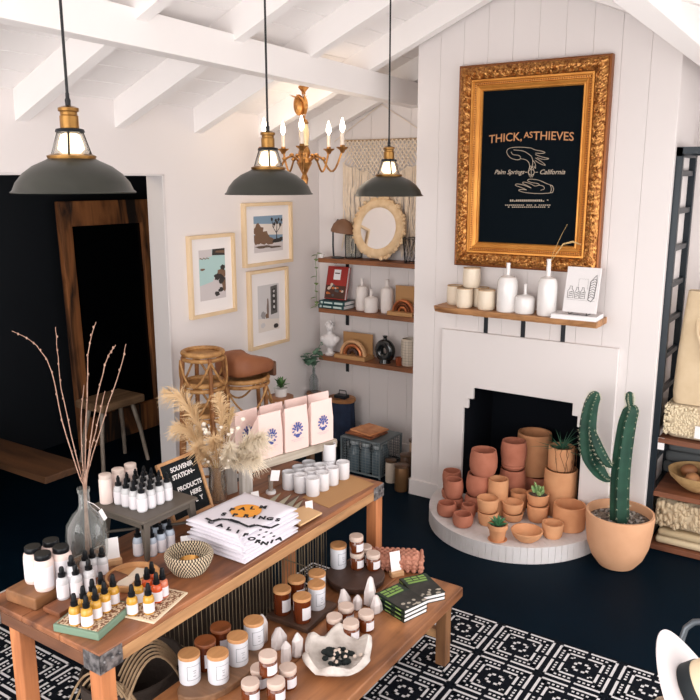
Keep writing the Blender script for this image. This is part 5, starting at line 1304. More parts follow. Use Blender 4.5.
# whitewashed bench with pink bags
brz = radians(-13.8); b0 = Vector((2.495, 2.145, TZ)); BH = .178
WW = wood('whitewashed_wood', (206, 196, 182), (150, 136, 120), 'X', 14, rough=.8); WWz = wood('whitewashed_leg', (200, 196, 192), (166, 158, 150), 'Z', 14, rough=.8)
t = thing('riser_bench', 'whitewashed wooden bench riser holding the pink paper bags', 'riser', b0, brz)
m_ = MB(); m_.box((-.02,.0,BH-.04),(.475,.018,BH)); m_.box((-.03,.018,BH-.016),(.475,.2,BH)); m_.box((-.03,.182,BH-.035),(.475,.2,BH-.016)); m_.build('top', WW, t, smooth=False, bevel=.002)
for x, w_ in ((-.066,.055),(.42,.03)):
    for y in (.02, .14): 
        m_ = MB(); m_.box((x,y,0),(x+w_,y+.03,BH-.016 if x > 0 else BH)); m_.build('leg', WWz if x < 0 else wood('brown_leg',(120,88,60),(86,60,40),'Z',12), t, smooth=False, bevel=.002)
PINK = mat('pink_paper', (240, 214, 206), rough=.75, col2=(236,206,198), nscale=5); BLUE = mat('blue_print', (78, 92, 158), rough=.8); PALEL = mat('pale_print', (214,190,196), rough=.8)
def bag(label, u, v, rz_, lean=0.0):
    o = Matrix.Rotation(brz, 3, 'Z') @ Vector((u+.012, v, BH+.001))
    t = thing('paper_bag', label, 'bag', b0+o, brz+rz_, 'pink paper bags')
    w_, d_, h_ = .136, .066, .207; m_ = MB()
    lv = [(-1,0,1.0),(.0,.0,1.0),(.0,.55,1.04),(0,.8,.5),(0,.92,.16),(0,1,.08)]
    vs = []; 
    for i, (k_, z, dd) in enumerate(lv[1:]):
        ww = w_/2*(1-.06*(z > .7)); dz = d_/2*dd; yo = -(d_/2-dz)*.82 if z > .5 else 0; vs += [(-ww, yo-dz, z*h_), (0, yo-dz*1.12, z*h_), (ww, yo-dz, z*h_), (ww, yo+dz, z*h_), (0, yo+dz*1.12, z*h_), (-ww, yo+dz, z*h_)]
    fs = [(5,4,3,2,1,0)]
    for i in range(len(lv)-2):
        for j in range(6): l = (j+1) % 6; fs.append((i*6+j, i*6+l, (i+1)*6+l, (i+1)*6+j))
    n = (len(lv)-2)*6; fs.append(tuple(n+j for j in range(6))); m_.add(vs, fs); m_.build('bag_paper', PINK, t, angle=25)
    FX = Matrix.Translation((0, -d_/2*1.12-.002, 0)) @ PX; m_ = MB()
    def disk(x, y, rx, ry, a=0, n=10): m_.add([(x+rx*cos(2*pi*k/n)*cos(a)-ry*sin(2*pi*k/n)*sin(a), y+rx*cos(2*pi*k/n)*sin(a)+ry*sin(2*pi*k/n)*cos(a), .0006) for k in range(n)], [tuple(range(n))], 0, FX)
    for a in range(-75, 256, 30):
        if -60 < a < 240: disk(.03*cos(radians(a))*.85, .1+.03*sin(radians(a)), .0075, .0042, radians(a))
    for a in range(0, 181, 36): disk(.015*cos(radians(a)), .102+.016*sin(radians(a)), .006, .0045, radians(a))
    disk(0, .1, .006, .012); disk(0, .073, .017, .0065); disk(0, .066, .011, .005)
    m_.build('plant_emblem', BLUE, t, smooth=False)
    m_ = MB()
    for (y, x0, x1) in ((.052,-.035,.035),(.044,-.022,.022)): 
        x = x0
        while x < x1: m_.box((x, y, 0), (x+.006, y+.0035, .0004), 0, FX); x += .009
    m_.build('printed_line', PALEL, t, smooth=False)
bag('pink paper bag with blue emblem, front row, beside the dried flowers', .075, .045, .03); bag('pink paper bag with blue emblem, front row, middle of three', .225, .043, -.02); bag('pink paper bag with blue emblem, front row, beside the white candles', .378, .042, .0)
bag('pink paper bag, back row, beside the dried flowers', .02, .15, .06); bag('pink paper bag, back row, behind the gap between the first two', .165, .15, .0); bag('pink paper bag, back row, behind the middle bag', .315, .152, -.03); bag('pink paper bag, back row, toward the alcove shelves', .452, .15, -.02)
# white candles on kraft paper
m_ = MB(); m_.prism([(2.60,1.832),(2.945,1.812),(2.975,1.95),(2.96,2.0),(2.63,2.0)], TZ, TZ+.0012); single('kraft_paper', m_, KRAFT, 'sheet of brown kraft paper under the white candles at the table end', 'paper', smooth=False)
FROST = mat('frosted_white_glass', (228, 226, 229), rough=.25, coat=.3); WAX = mat('white_wax', (242,238,232), rough=.5)
def wcandle(lb, loc): return bottle('candle', lb, 'candle', loc, [('glass','lathe',[(0,0),(.029,0),(.0315,.004),(.0325,.08),(.032,.0835),(.0295,.083),(.029,.062)],FROST), ('wax','lathe',[(0,.064),(.0291,.063)],WAX)], 'white glass candles')
wc = None; 
for r in range(3):
    for c_ in range(4):
        x = (2.68,2.757,2.834,2.925)[c_]; y = 1.977+.068*r
        if c_ == 3 and r > 0: continue
        z = TZ+.0015
        lb = f'white glass candle on kraft paper, {ORD[r]} row from the aisle, {ORD[c_]} from the shirts'
        if wc is None: wc = wcandle(lb, (x, y, z))
        else: dup(wc, (x, y, z), 0, lb)
dup(wc, (2.905, 2.042, TZ+.0868), 0, 'white glass candle stacked on top of the other white candles')
dup(wc, (2.908, 2.045, TZ+.0015), 0, 'white glass candle directly beneath the stacked one')
# small stands and paper goods
m_ = MB(); m_.cbox((0,0,.024),(.036,.0015,.048), X=Matrix.Rotation(radians(-14),4,'X')); single('price_card', m_, PAPER, 'small white card standing by the whitewashed bench leg', 'card', onz(256,502.5,TZ)+Vector((0,0,.001)), radians(-25), smooth=False)
m_ = MB(); m_.cbox((0,0,.02),(.034,.0015,.042), X=Matrix.Rotation(radians(-10),4,'X')); single('price_card', m_, PAPER, 'small white card standing in front of the white candles', 'card', onz(309.5,510.5,TZ)+Vector((0,0,.001)), radians(-30), smooth=False)
p = behind(271, 495, TZ, .02); t = thing('note_stand', 'clear glass card stand with a white note on a round white foot', 'card holder', p)
m_ = MB(); m_.lathe([(0,0),(.022,0),(.024,.006),(.022,.014),(0,.016)], 0, 22); m_.build('foot', PLASTER, t); m_ = MB(); m_.lathe([(.012,.016),(.01,.05),(.014,.085),(.012,.085)], 0, 16); m_.build('glass_stem', mat('clear_acrylic', (186,172,160), rough=.1, trans=.5), t)
m_ = MB(); m_.cbox((0,-.016,.09),(.042,.0015,.05), X=Matrix.Rotation(radians(-30),4,'Z')@Matrix.Rotation(radians(10),4,'Y')); m_.build('note', PAPER, t, smooth=False)
FELT = [mat('felt_%d' % k, c, rough=.95) for k, c in enumerate(((176,172,150),(190,182,160),(168,166,148),(186,176,152)))]
for k, (a, b_, c_) in enumerate((((247,513),(261,519),(281,493)),((258,516),(271,522),(291,495)),((269,518),(281,524),(299,497)),((279,519),(289,525),(303,501)))):
    q3 = [onz(*s_, TZ+.001) for s_ in (a, b_, c_)]; m_ = MB(); m_.prism([(p.x-q3[0].x, p.y-q3[0].y) for p in q3], 0, .0015)
    single('felt_pennant', m_, FELT[k], f'sage felt pennant lying on the table, {ORD[k]} from the shirts', 'pennant', (q3[0].x, q3[0].y, TZ+.001+.0016*k), 0, 'felt pennants', smooth=False)
q4 = [onz(*s_, TZ+.008) for s_ in ((284,516),(304,507),(322,514),(300,526.5))]; m_ = MB(); m_.prism([(p.x-q4[0].x, p.y-q4[0].y) for p in q4], -.0, .0075)
single('card_pack', m_, mat('peach_card', (230,188,140), rough=.8), 'pack of peach and cream cards at the table edge beside the pennants', 'card', (q4[0].x, q4[0].y, TZ+.0075), 0, smooth=False)

# ================================================================ LOW TABLE
UX0, UX1, UY0, UY1, UZ = 1.56, 2.872, 1.305, 1.87, .36
t = thing('low_table', 'low wooden table of candles, crystals and books in front of the long table', 'table', (UX0, UY0, 0))
lx, ly = UX1-UX0, UY1-UY0
LOWW = wood('low_table_wood', (192, 130, 84), (116, 72, 46), 'X', 7, rough=.42, contrast=.2, stain=.8)
m_ = MB()
for k in range(2): m_.box((0, ly*k/2+.0006, UZ-.048), (lx, ly*(k+1)/2-.0006, UZ))
m_.build('tabletop', LOWW, t, smooth=False, bevel=.007, bseg=3)
for x in (.06, lx-.1):
    for y in (.03, ly-.075): m_ = MB(); m_.box((x,y,.0098),(x+.05,y+.05,UZ-.047)); m_.build('leg', wood('low_leg', (158,112,72),(116,78,48),'Z',10), t, smooth=False, bevel=.004)
m_ = MB(); m_.box((.08,ly-.065,.13),(lx-.08,ly-.035,.17)); m_.build('stretcher', EDGEW, t, smooth=False)
m_ = MB(); m_.box((lx-.09,.06,.13),(lx-.06,ly-.06,.17)); m_.build('stretcher', EDGEW, t, smooth=False)
CERW = mat('white_candle_glass', (226, 227, 233), rough=.3, coat=.3); LIDW = wood('candle_lid_wood', (214, 160, 108), (188, 132, 82), 'X', 16, bump=.05, contrast=.3, stain=.12); LIDD = wood('candle_lid_dark', (166, 96, 52), (130, 70, 36), 'X', 22, bump=.05, contrast=.3)
AMB = mat('amber_glass', (84, 34, 16), rough=.08, coat=.6, col2=(112,50,20), nscale=5); CREAML = mat('cream_lid', (210, 188, 175), rough=.4); GREYL = mat('grey_line_ink', (120,124,134), rough=.7)
def lid_candle(label, loc, body, lid, R=.0375, H=.094, grp=None, name='candle'):
    t = thing(name, label, 'candle', loc, 0, grp)
    m_ = MB(); m_.lathe([(0,0),(R*.93,0),(R*.99,.005),(R,H*.5),(R,H),(R*.9,H),(0,H*.98)], 0, 32); m_.build('jar', body, t)
    m_ = MB(); m_.lathe([(R*.95,H),(R*1.02,H+.001),(R*1.02,H+.011),(R*.98,H+.013),(0,H+.013)], 0, 32); m_.build('lid', lid, t)
    a = -108; ha = 38
    if body is CERW:
        m_ = MB()
        for (z0, z1, a0, a1) in ((.022,.0235,a-ha,a+ha),(.074,.0755,a-ha,a+ha),(.022,.0755,a-ha-1.6,a-ha+.6),(.022,.0755,a+ha-.6,a+ha+1.6)): m_.arc(R+.0006, z0, z1, radians(a0), radians(a1), 0, 8)
        for (z0, w_) in ((.055,10),(.047,6),(.035,8)): m_.arc(R+.0006, z0, z0+.0018, radians(a-w_), radians(a+w_), 0, 4)
        m_.build('label_outline', GREYL, t)
    else:
        m_ = MB(); m_.arc(R+.0006, .018, .07, radians(a-34), radians(a+34), 0, 12); m_.build('label', LABEL, t)
    return t
def slab_poly(pts, z0, z1, name, label, mm, cat='riser'):
    c = Vector((sum(p[0] for p in pts)/len(pts), sum(p[1] for p in pts)/len(pts), z0)); m_ = MB(); m_.prism([(p[0]-c.x, p[1]-c.y) for p in pts], 0, z1-z0)
    return single(name, m_, mm, label, cat, c, 0, smooth=False, bevel=.004)
N = 22; slab_poly([(1.83+.195*cos(2*pi*k/N)*(1+.06*sin(3*2*pi*k/N)), 1.757+.098*sin(2*pi*k/N)*(1+.05*cos(2*2*pi*k/N))) for k in range(N)], UZ, UZ+.026, 'wood_slice', 'rounded slab of wood under the white candles with wooden lids', wood('slice_wood', (150,112,82),(104,74,52),'Y',12))
zs = UZ+.0265
wl_ = [('white wooden-lidded candle at the outer end of the wood slab',190.5,686.5),('white wooden-lidded candle second in the slab row',219,686),('white wooden-lidded candle third in the slab row, beside the amber jar stack',238.5,668),('white wooden-lidded candle at the end of the slab row beside tall grey quartz',254.5,651)]
for lb, px, py in wl_: lid_candle(lb, behind(px, py, zs, .0375), CERW, LIDW, grp='white candles with wooden lids')
for lb, px, py in (('dark candle with brown wooden lid behind the slab row toward the cane basket',205,640),('dark candle with brown wooden lid behind the slab row, tucked under the long table',220.5,626)):
    p = onz(px, py, zs+.107); lid_candle(lb, (p.x, p.y, zs), AMB, LIDD, grp='dark candles behind the slab')
slab_poly([(2.20,1.655),(2.425,1.67),(2.415,1.868),(2.195,1.86)], UZ, UZ+.022, 'dark_board', 'dark square board under the amber candles with wooden lids', wood('dark_board_wood', (96,68,52),(62,44,36),'X',10))
zs = UZ+.0225
ac = [('amber candle with wooden lid at the corner of the dark board by the slab',282,588,AMB),('amber candle with wooden lid on the outer corner of the dark board',302,595.5,AMB),('amber candle with wooden lid at the back of the dark board',296.5,578,AMB),('white wooden-lidded candle on the dark board, in front of another white one',316.5,583,CERW),('white wooden-lidded candle at the back corner of the dark board',317,572,CERW)]
for lb, px, py, bd in ac:
    p = onz(px, py, zs+.107); lid_candle(lb, (p.x, p.y, zs), bd, LIDW, .036, grp='candles on the dark board')
tc_ = Vector((2.645, 1.722, UZ)); t = thing('turntable', 'dark round wooden turntable carrying amber jars on the low table', 'riser', tc_)
m_ = MB(); m_.lathe([(0,.01),(.12,.01),(.128,.016),(.13,.036),(.126,.04),(0,.04)], 0, 48); m_.build('disc', wood('turntable_wood', (82,56,44),(54,38,32),'X',8), t); m_ = MB(); m_.lathe([(0,0),(.06,0),(.06,.01),(0,.01)], 0, 30); m_.build('foot', BLACKM, t)
lid_candle('white candle with wooden lid on the dark turntable', behind(338.5, 570, UZ+.04, .037), CERW, LIDW, .0365, grp=None)
AM2 = mat('amber_jar', (112, 54, 22), rough=.08, coat=.6, col2=(88,38,16), nscale=6)
def amber(label, loc, grp):
    R, H = .0315, .058; t = thing('amber_jar', label, 'jar', loc, 0, grp)
    m_ = MB(); m_.lathe([(0,0),(R*.9,0),(R,.006),(R,H*.86),(R*.86,H*.96),(R*.86,H),(0,H)], 0, 28); m_.build('jar', AM2, t)
    m_ = MB(); m_.lathe([(R*.96,H-.002),(R*1.0,H),(R*1.0,H+.016),(R*.95,H+.019),(0,H+.019)], 0, 28); m_.build('lid', CREAML, t)
    m_ = MB(); m_.arc(R+.0006, .011, .046, radians(-105-40), radians(-105+40), 0, 12); m_.build('label', LABEL, t); return t
pA = None
AZ = .0775
pa = behind(357, 571, UZ+.0405, .032); pb = behind(373, 572, UZ+.0405, .032)
g1 = 'amber jars on the turntable'
aj = amber('amber jar with cream lid on the turntable, under the stacked one', pa, g1)
def aj_(lb, p, g): dup(aj, p, 0, lb, g)
aj_('amber jar with cream lid at the outer edge of the turntable', pb, g1); aj_('amber jar with cream lid at the back of the turntable, half hidden', pa+Vector((.066,.012,0))+Vector((.0,-.012,0)), g1); aj_('amber jar with cream lid stacked on top on the turntable', pa+Vector((.0,.004,AZ)), g1)
g2 = 'stacked amber jars by the wood slab'
fr4 = [behind(251,707,UZ+.0005,.0315), behind(276.5,706,UZ+.0005,.0315), behind(288,692,UZ+.0005,.0315), behind(260,692,UZ+.0005,.0315)]
for lb, p in zip(('amber jar with cream lid at the outer end of the stacked jar group','amber jar with cream lid at the aisle corner of the stacked jar group','amber jar with cream lid in the stacked group, on the white shell side','amber jar with cream lid in the stacked group, against the wood slab'), fr4):
    aj_(lb.replace('nearest corner', 'the corner'), p, g2)
aj_('amber jar with cream lid resting on top of four other amber jars', sum(fr4, Vector())/4+Vector((0,0,AZ+.0003)), g2)
g3 = 'amber jars behind the shell'
for lb, px, py in (('amber jar with cream lid behind the white shell, toward the dark board',334.5,638),('amber jar with cream lid touching the white shell',351,644),('amber jar with cream lid behind the white shell, toward the books',366,634),('amber jar with cream lid at the back of the four behind the shell',346,627)):
    aj_(lb, behind(px, py, UZ+.0005, .0315), g3)
# crystals
QZ = mat('quartz', (222, 214, 212), rough=.25, col2=(202,190,188), nscale=14, coat=.3, bump=.1)
def crystal(label, px, py, h, r, lean=0.0, seed=0, blunt=.6):
    r_ = random.Random(seed); p = behind(px, py, UZ+.0005, r*.8); m_ = MB(); n = 7; vs = []; fs = []
    rows = [(0,.86),(.08,1),(blunt,.9),(.9,.4),(1,.1)]
    for (f_, rr) in rows:
        for k in range(n): a = 2*pi*k/n; q_ = r*rr*r_.uniform(.85,1.1); vs.append((q_*cos(a)+lean*h*f_, q_*sin(a)*.8, h*f_+(r_.uniform(-.05,.05)*h if 0 < f_ < 1 else 0)))
    for j in range(len(rows)-1):
        for k in range(n): l = (k+1) % n; fs.append((j*n+k, j*n+l, (j+1)*n+l, (j+1)*n+k))
    fs += [tuple(range(n))[::-1], tuple((len(rows)-1)*n+k for k in range(n))]; m_.add(vs, fs)
    single('crystal', m_, QZ, label, 'crystal', p, 0, 'quartz crystals on the low table', smooth=False, bevel=.002)
crystal('tall grey quartz beside the last white candle of the slab', 262, 645, .115, .03, .02, 1, .7)
crystal('rough quartz chunk between the amber stack and the dark board', 279, 651, .08, .038, 0, 2, .5)
crystal('small smooth quartz in front of the rough quartz chunk', 286, 665, .085, .024, 0, 3, .75)
crystal('rounded white quartz beside the white shell', 297.5, 659, .095, .027, 0, 4, .7)
crystal('pointed pale quartz in front of the turntable', 344.5, 609, .08, .034, -.1, 5, .4)
crystal('small pink quartz between two quartz points near the books', 357.5, 611, .062, .026, 0, 6, .6)
crystal('tall white quartz point beside the green books', 370, 607, .125, .034, .0, 7, .55)
crystal('white quartz cluster leaning against the tall point by the books', 376, 615, .075, .032, .0, 8, .5)
# ruffled shell bowl
t = thing('shell_bowl', 'large ruffled white stone shell bowl at the middle of the low table', 'bowl', (2.118, 1.458, UZ+.0005), radians(25)); t.scale = (1.24, 1.24, .72)
m_ = MB(); N, M_ = 56, 12; vs = []; fs = []
for s_ in (0, 1):
    for j in range(M_+1):
        for i in range(N):
            a = 2*pi*i/N; u = j/M_
            R_ = .045+.075*u**.8*(1+.1*sin(6*a+1)+.06*noise.noise(Vector((cos(a)*2, sin(a)*2, 3))))*(1+.12*cos(2*a))
            z = .004+.062*u**1.5*(1+.42*sin(6*a+1)*u+.3*noise.noise(Vector((cos(a)*1.6, sin(a)*1.6, u))))+.011*noise.noise(Vector((R_*cos(a)*38, R_*sin(a)*38, 0)))
            if s_ == 1: z += .015*(1-.3*u); R_ -= .011*u
            else: z = max(0, z-.003*(1-u))
            if u > .86: R_ -= (u-.86)*.1
            vs.append((R_*cos(a) if j or True else 0, R_*sin(a), z))
L_ = (M_+1)*N
for s_ in (0, 1):
    for j in range(M_):
        for i in range(N): l = (i+1) % N; fs.append((s_*L_+j*N+i, s_*L_+j*N+l, s_*L_+(j+1)*N+l, s_*L_+(j+1)*N+i))
for i in range(N): l = (i+1) % N; fs.append((M_*N+i, M_*N+l, L_+M_*N+l, L_+M_*N+i))
fs += [tuple(range(N))[::-1], tuple(L_+i for i in range(N))]
m_.add(vs, fs); m_.build('ruffled_shell', mat('white_stone', (230,222,216), rough=.7, col2=(176,166,158), nscale=22, contrast=.28, bump=.4), t, angle=75)
m_ = MB(); r_ = random.Random(31)
for k in range(26):
    a = r_.random()*6.28; q_ = .045*sqrt(r_.random()); m_.ball((q_*cos(a), q_*sin(a), .026+r_.uniform(0,.012)), r_.uniform(.008,.014), 0, 7, 5)
m_.build('dark_moss', mat('dark_moss', (22,30,30), rough=.9), t, angle=60)
m_ = MB()
for k in range(10): a = r_.random()*6.28; q_ = .055*sqrt(r_.random()); m_.ball((q_*cos(a)+.01, q_*sin(a)-.015, .036+r_.uniform(0,.01)), (.009,.006,.006), 0, 6, 5)
m_.build('white_pebble', mat('shell_chip', (222,204,190), rough=.7), t, angle=60)
# green books, card holder, textile
DG = mat('dark_green_cover', (26, 46, 38), rough=.4); LGN = mat('lime_print', (132, 168, 88), rough=.5); MTN = mat('mountain_photo', (62,62,58), rough=.5, col2=(28,30,30), nscale=22); MTL = mat('mountain_snow', (178,170,156), rough=.5)
gb1 = onz(401, 597.5, UZ+.05); gb2 = onz(422, 585.5, UZ+.034)
def gbook(label, loc, rz_, top):
    t = thing('green_book', label, 'book', loc, rz_, 'dark green books'); x, y, h = .132, .178, .017
    m_ = MB(); c = .0018; m_.box((-x/2,-y/2,0),(x/2,y/2,c)); m_.box((-x/2,-y/2,h-c),(x/2,y/2,h)); m_.box((-x/2,-y/2,0),(-x/2+c,y/2,h)); m_.build('cover', DG, t, smooth=False)
    m_ = MB(); m_.box((-x/2+c,-y/2+.003,c),(x/2-.003,y/2-.003,h-c)); m_.build('pages', PAPER, t, smooth=False)
    m_ = MB()
    for k in range(3): m_.box((-x/2-.0005,-y/2+.02+k*.06,h*.35),(-x/2,-y/2+.055+k*.06,h*.62))
    if top:
        for k in range(3):
            v = -x/2+.02+k*.0+0; 
            xx = -.055+.03*k*1.0
            yy = .088-.022*0
            u0 = .02+.0*k
            seg_ = [(.0,.3),(.36,.62),(.68,1.0)] if k < 2 else [(0,.95)]
            for (s0, s1) in seg_: m_.box((-x/2+.018+ (x-.036)*s0, y/2-.02-.019*k, h),(-x/2+.018+(x-.036)*s1, y/2-.008-.019*k, h+.0005))
    m_.build('title_print', LGN, t, smooth=False)
    if top:
        m_ = MB(); m_.box((-x/2+.003,-y/2+.003,h),(x/2-.003,y/2-.07,h+.0003)); 
        m_.build('cover_photo', MTN, t, smooth=False)
        m_ = MB(); r2 = random.Random(int(loc[0]*1000))
        for k in range(9): m_.ball((r2.uniform(-.05,.06), -y/2+r2.uniform(.008,.045), h+.0003), (r2.uniform(.006,.014), r2.uniform(.004,.009), .0005), 0, 7, 4)
        m_.build('snow_print', MTL, t, smooth=False)
for k in range(3): gbook(('dark green paperback lowest in the stack toward the quartz','dark green paperback in the middle of the stack toward the quartz','dark green paperback with lime title on top of the stack toward the quartz')[k], (gb1.x+.002*k, gb1.y, UZ+.0005+.0175*k), radians(-17), k == 2)
for k in range(2): gbook(('dark green paperback lowest in the stack at the table corner','dark green paperback with lime title on top of the stack at the table corner')[k], (gb2.x, gb2.y, UZ+.0005+.0175*k), radians(-34), k == 1)
card_holder('small white card in a pale wooden holder behind the green books', onz(396.5,575.5,UZ)+Vector((0,0,.0005)), radians(-33), .05, .095)
t = thing('knit_throw', 'dusty pink bobble-knit throw folded on the far corner of the low table', 'blanket', (2.755, 1.675+.055, UZ), radians(12))
KN = mat('pink_knit', (190, 134, 112), rough=.95, col2=(174,116,96), nscale=30); m_ = MB(); m_.cbox((.0,-.02,.035),(.12,.25,.07)); m_.build('folded_cloth', KN, t, bevel=.03, bseg=4)
t.location = (2.852, 1.668, UZ+.0008); t.rotation_euler = (0,0,radians(28))
m_ = MB(); r_ = random.Random(17)
for i in range(7):
    for j in range(11): m_.ball((-.055+.018*i, -.145+.025*j*.98+(.012 if i % 2 else 0), .066-(.018 if i in (0, 6) else 0)-(.02 if j in (0,10) else 0)), (.012,.014,.012), 0, 7, 5)
for i in range(9):
    for k in range(3): m_.ball((-.055+.0138*i, -.145, .014+.02*k), (.012,.009,.011), 0, 7, 5); m_.ball((-.06, -.14+.029*i, .014+.02*k), (.009,.012,.011), 0, 7, 5)
m_.build('bobble_knit', KN, t, angle=60)
# under the tables
t = thing('wire_crate', 'tall rusty wire crate on the floor under the long table', 'crate', (2.36, 2.13, 0)); RUST = mat('dull_wire', (138,122,98), rough=.6, metal=.4)
m_ = MB(); X_, Y_, Zt = .4, .17, .56
for zz in (.018, .28, Zt): m_.tube([(-X_,-Y_,zz),(X_,-Y_,zz),(X_,Y_,zz),(-X_,Y_,zz)], .0035, 0, 5, closed=True)
m_.build('rim_wire', RUST, t); m_ = MB(); n = 38
for k in range(n+1): x = -X_+2*X_*k/n; m_.tube([(x,-Y_,.018),(x,-Y_,Zt)], .002, 0, 4); m_.tube([(x,Y_,.018),(x,Y_,Zt)], .002, 0, 4)
for k in range(14): y = -Y_+2*Y_*k/13; m_.tube([(-X_,y,.018),(-X_,y,Zt)], .002, 0, 4); m_.tube([(X_,y,.018),(X_,y,Zt)], .002, 0, 4)
m_.build('wire_mesh', RUST, t); m_ = MB(); m_.box((-X_,-Y_,.0098),(X_,Y_,.016)); m_.box((-X_,Y_-.012,.016),(X_,Y_-.006,.5)); m_.build('board', mat('dark_ply', (54,42,34), rough=.8), t, smooth=False)
t = thing('cane_basket', 'low basket of curved pale canes under the near end of the long table', 'basket', (1.70, 2.09, .0095)); CANE = mat('pale_cane', (176,150,118), rough=.7, col2=(140,112,84), nscale=18)
m_ = MB()
for k in range(6): r = .19-.013*k; m_.tube([(-.17+.01*k+.36*s_/16*1.0, -.17+.02*k, max(.02, .46-.03*k-r*1.5*(2*s_/16-.62)**2+.03*k)) for s_ in range(17)], .0045, 0, 6)
for k in range(5): m_.tube([(-.2+.02*k, -.16+.3*s_/12, .44-.02*k-.5*(s_/12-.3)**2) for s_ in range(13)], .0045, 0, 6)
m_.build('cane_hoop', CANE, t)
m_ = MB(); m_.lathe([(0,0),(.15,0),(.17,.02),(.19,.2),(.2,.34),(.19,.34),(.18,.2),(.15,.02),(0,.015)], 0, 36, sy=.85); m_.build('basket_body', mat('dark_basket', (58,48,42), rough=.9, bump=.4, nscale=40), t)

# ================================================================ BY THE LEFT WALL
RAT = mat('rattan_cane', (156, 102, 54), rough=.55, col2=(110,66,34), nscale=24); RATL = mat('rattan_pale', (204,156,98), rough=.55, col2=(136,86,46), nscale=30)
def rattan_stool(label, loc, rz_, grp, H=.74, R=.118):
    t = thing('rattan_stool', label, 'stool', loc, rz_, grp)
    m_ = MB()
    for (zz, r, w_) in ((H-.012,R,.016),(H-.045,R+.002,.013)): m_.tube([(r*cos(2*pi*k/36), r*sin(2*pi*k/36), zz) for k in range(36)], w_, 0, 8, closed=True)
    m_.build('seat_ring', RATL, t)
    m_ = MB(); m_.lathe([(0,H-.03),(R*.95,H-.03),(R*.95,H-.02),(0,H-.02)], 0, 30); m_.build('seat_weave', mat('cane_weave', (190,144,90), rough=.7, col2=(150,104,60), nscale=60, bump=.4), t)
    for k in range(4):
        a = pi/4+k*pi/2; m_ = MB(); m_.tube([((R+.006)*cos(a), (R+.006)*sin(a), H-.03), ((R+.026)*cos(a), (R+.026)*sin(a), H*.55), ((R+.045)*cos(a), (R+.045)*sin(a), 0)], .0135, 0, 8); m_.build('leg', RAT, t)
        m_ = MB(); b2 = a+pi/2; P = []
        for j in range(13):
            u = j/12; aa = a+(b2-a)*u; P.append(((R+.022)*cos(aa), (R+.022)*sin(aa), H-.05-.15*sin(pi*u)))
        m_.tube(P, .007, 0, 6); m_.build('bow_brace', RATL, t)
    m_ = MB(); r = R+.036; m_.tube([(r*cos(2*pi*k/32), r*sin(2*pi*k/32), H*.32) for k in range(32)], .01, 0, 7, closed=True); m_.build('foot_ring', RAT, t)
    return t
rc = (3.33, 3.27)
for k, lb in enumerate(('rattan stool at the bottom of the nested stack by the left wall','rattan stool in the middle of the nested stack by the wall','rattan stool on top of the nested stack by the wall')):
    rattan_stool(lb.replace('left wall','doorway wall'), (rc[0]+.002*k, rc[1], .185*k), .3+.0*k, 'nested rattan stools', .73)
rattan_stool('wide rattan stool carrying the folded brown leather, beside the nested stools', (3.70, 3.28, 0), .9, None, .865, .16)
t = thing('leather_pouf', 'folded tan leather pouf cover lying on the wide rattan stool', 'cushion', (3.71, 3.27, .884), radians(-4))
LEA = mat('tan_leather', (156, 98, 64), rough=.55, col2=(134,80,52), nscale=7, bump=.15)
m_ = MB(); N = 30; vs = []; fs = []
for j, (z, s_) in enumerate(((0,.9),(.012,1),(.06,1.03),(.1,.96),(.125,.7),(.13,.0))):
    for i in range(N):
        a = 2*pi*i/N; q_ = 1/ (abs(cos(a))**4+abs(sin(a))**4)**.25
        vs.append((.19*s_*q_*cos(a)*.94, .14*s_*q_*sin(a), z+.012*noise.noise(Vector((cos(a)*2, sin(a)*2, j)))*(j > 1)-(.035*cos(a) if j > 2 else 0)))
for j in range(5):
    for i in range(N): l = (i+1) % N; fs.append((j*N+i, j*N+l, (j+1)*N+l, (j+1)*N+i))
fs += [tuple(range(N))[::-1], tuple(5*N+i for i in range(N))]; m_.add(vs, fs); m_.build('leather_body', LEA, t, subsurf=1, angle=80)
m_ = MB(); m_.cbox((.16,-.03,.012),(.03,.18,.1)); m_.build('folded_flap', mat('dark_leather', (104,70,50), rough=.7), t, bevel=.012, bseg=3)
# plant stand with a small green plant
gp = ony(278, 386, 3.36)
t = thing('plant_stand', 'slim wooden plant stand behind the pink bags', 'stand', (gp.x+.03, 3.36, 0)); m_ = MB(); m_.lathe([(0,gp.z-.1),(.09,gp.z-.1),(.09,gp.z-.08),(0,gp.z-.08)], 0, 26); m_.build('top', LOWW, t)
for k in range(3): a = 2*pi*k/3; m_ = MB(); m_.tube([(.05*cos(a),.05*sin(a),gp.z-.095),(.1*cos(a),.1*sin(a),0)], .011, 0, 7); m_.build('leg', LOWW, t)
t = thing('potted_plant', 'small bushy green plant showing above the pink bags', 'plant', (gp.x+.03, 3.36, gp.z-.0795)); m_ = MB(); m_.lathe([(0,0),(.04,0),(.05,.06),(.046,.06),(.04,.05),(0,.05)], 0, 22); m_.build('pot', GLAZE, t)
m_ = MB(); r_ = random.Random(12)
for k in range(46): a = r_.random()*6.28; e = r_.uniform(.2,1.5); L = r_.uniform(.04,.085); leaf(m_, (0,0,.06), (L*cos(a)*cos(e), L*sin(a)*cos(e), .06+L*sin(e)), .012, 0, .3, .1)
m_.build('leaves', mat('plant_green', (64,104,58), rough=.6, col2=(88,128,70), nscale=20), t)
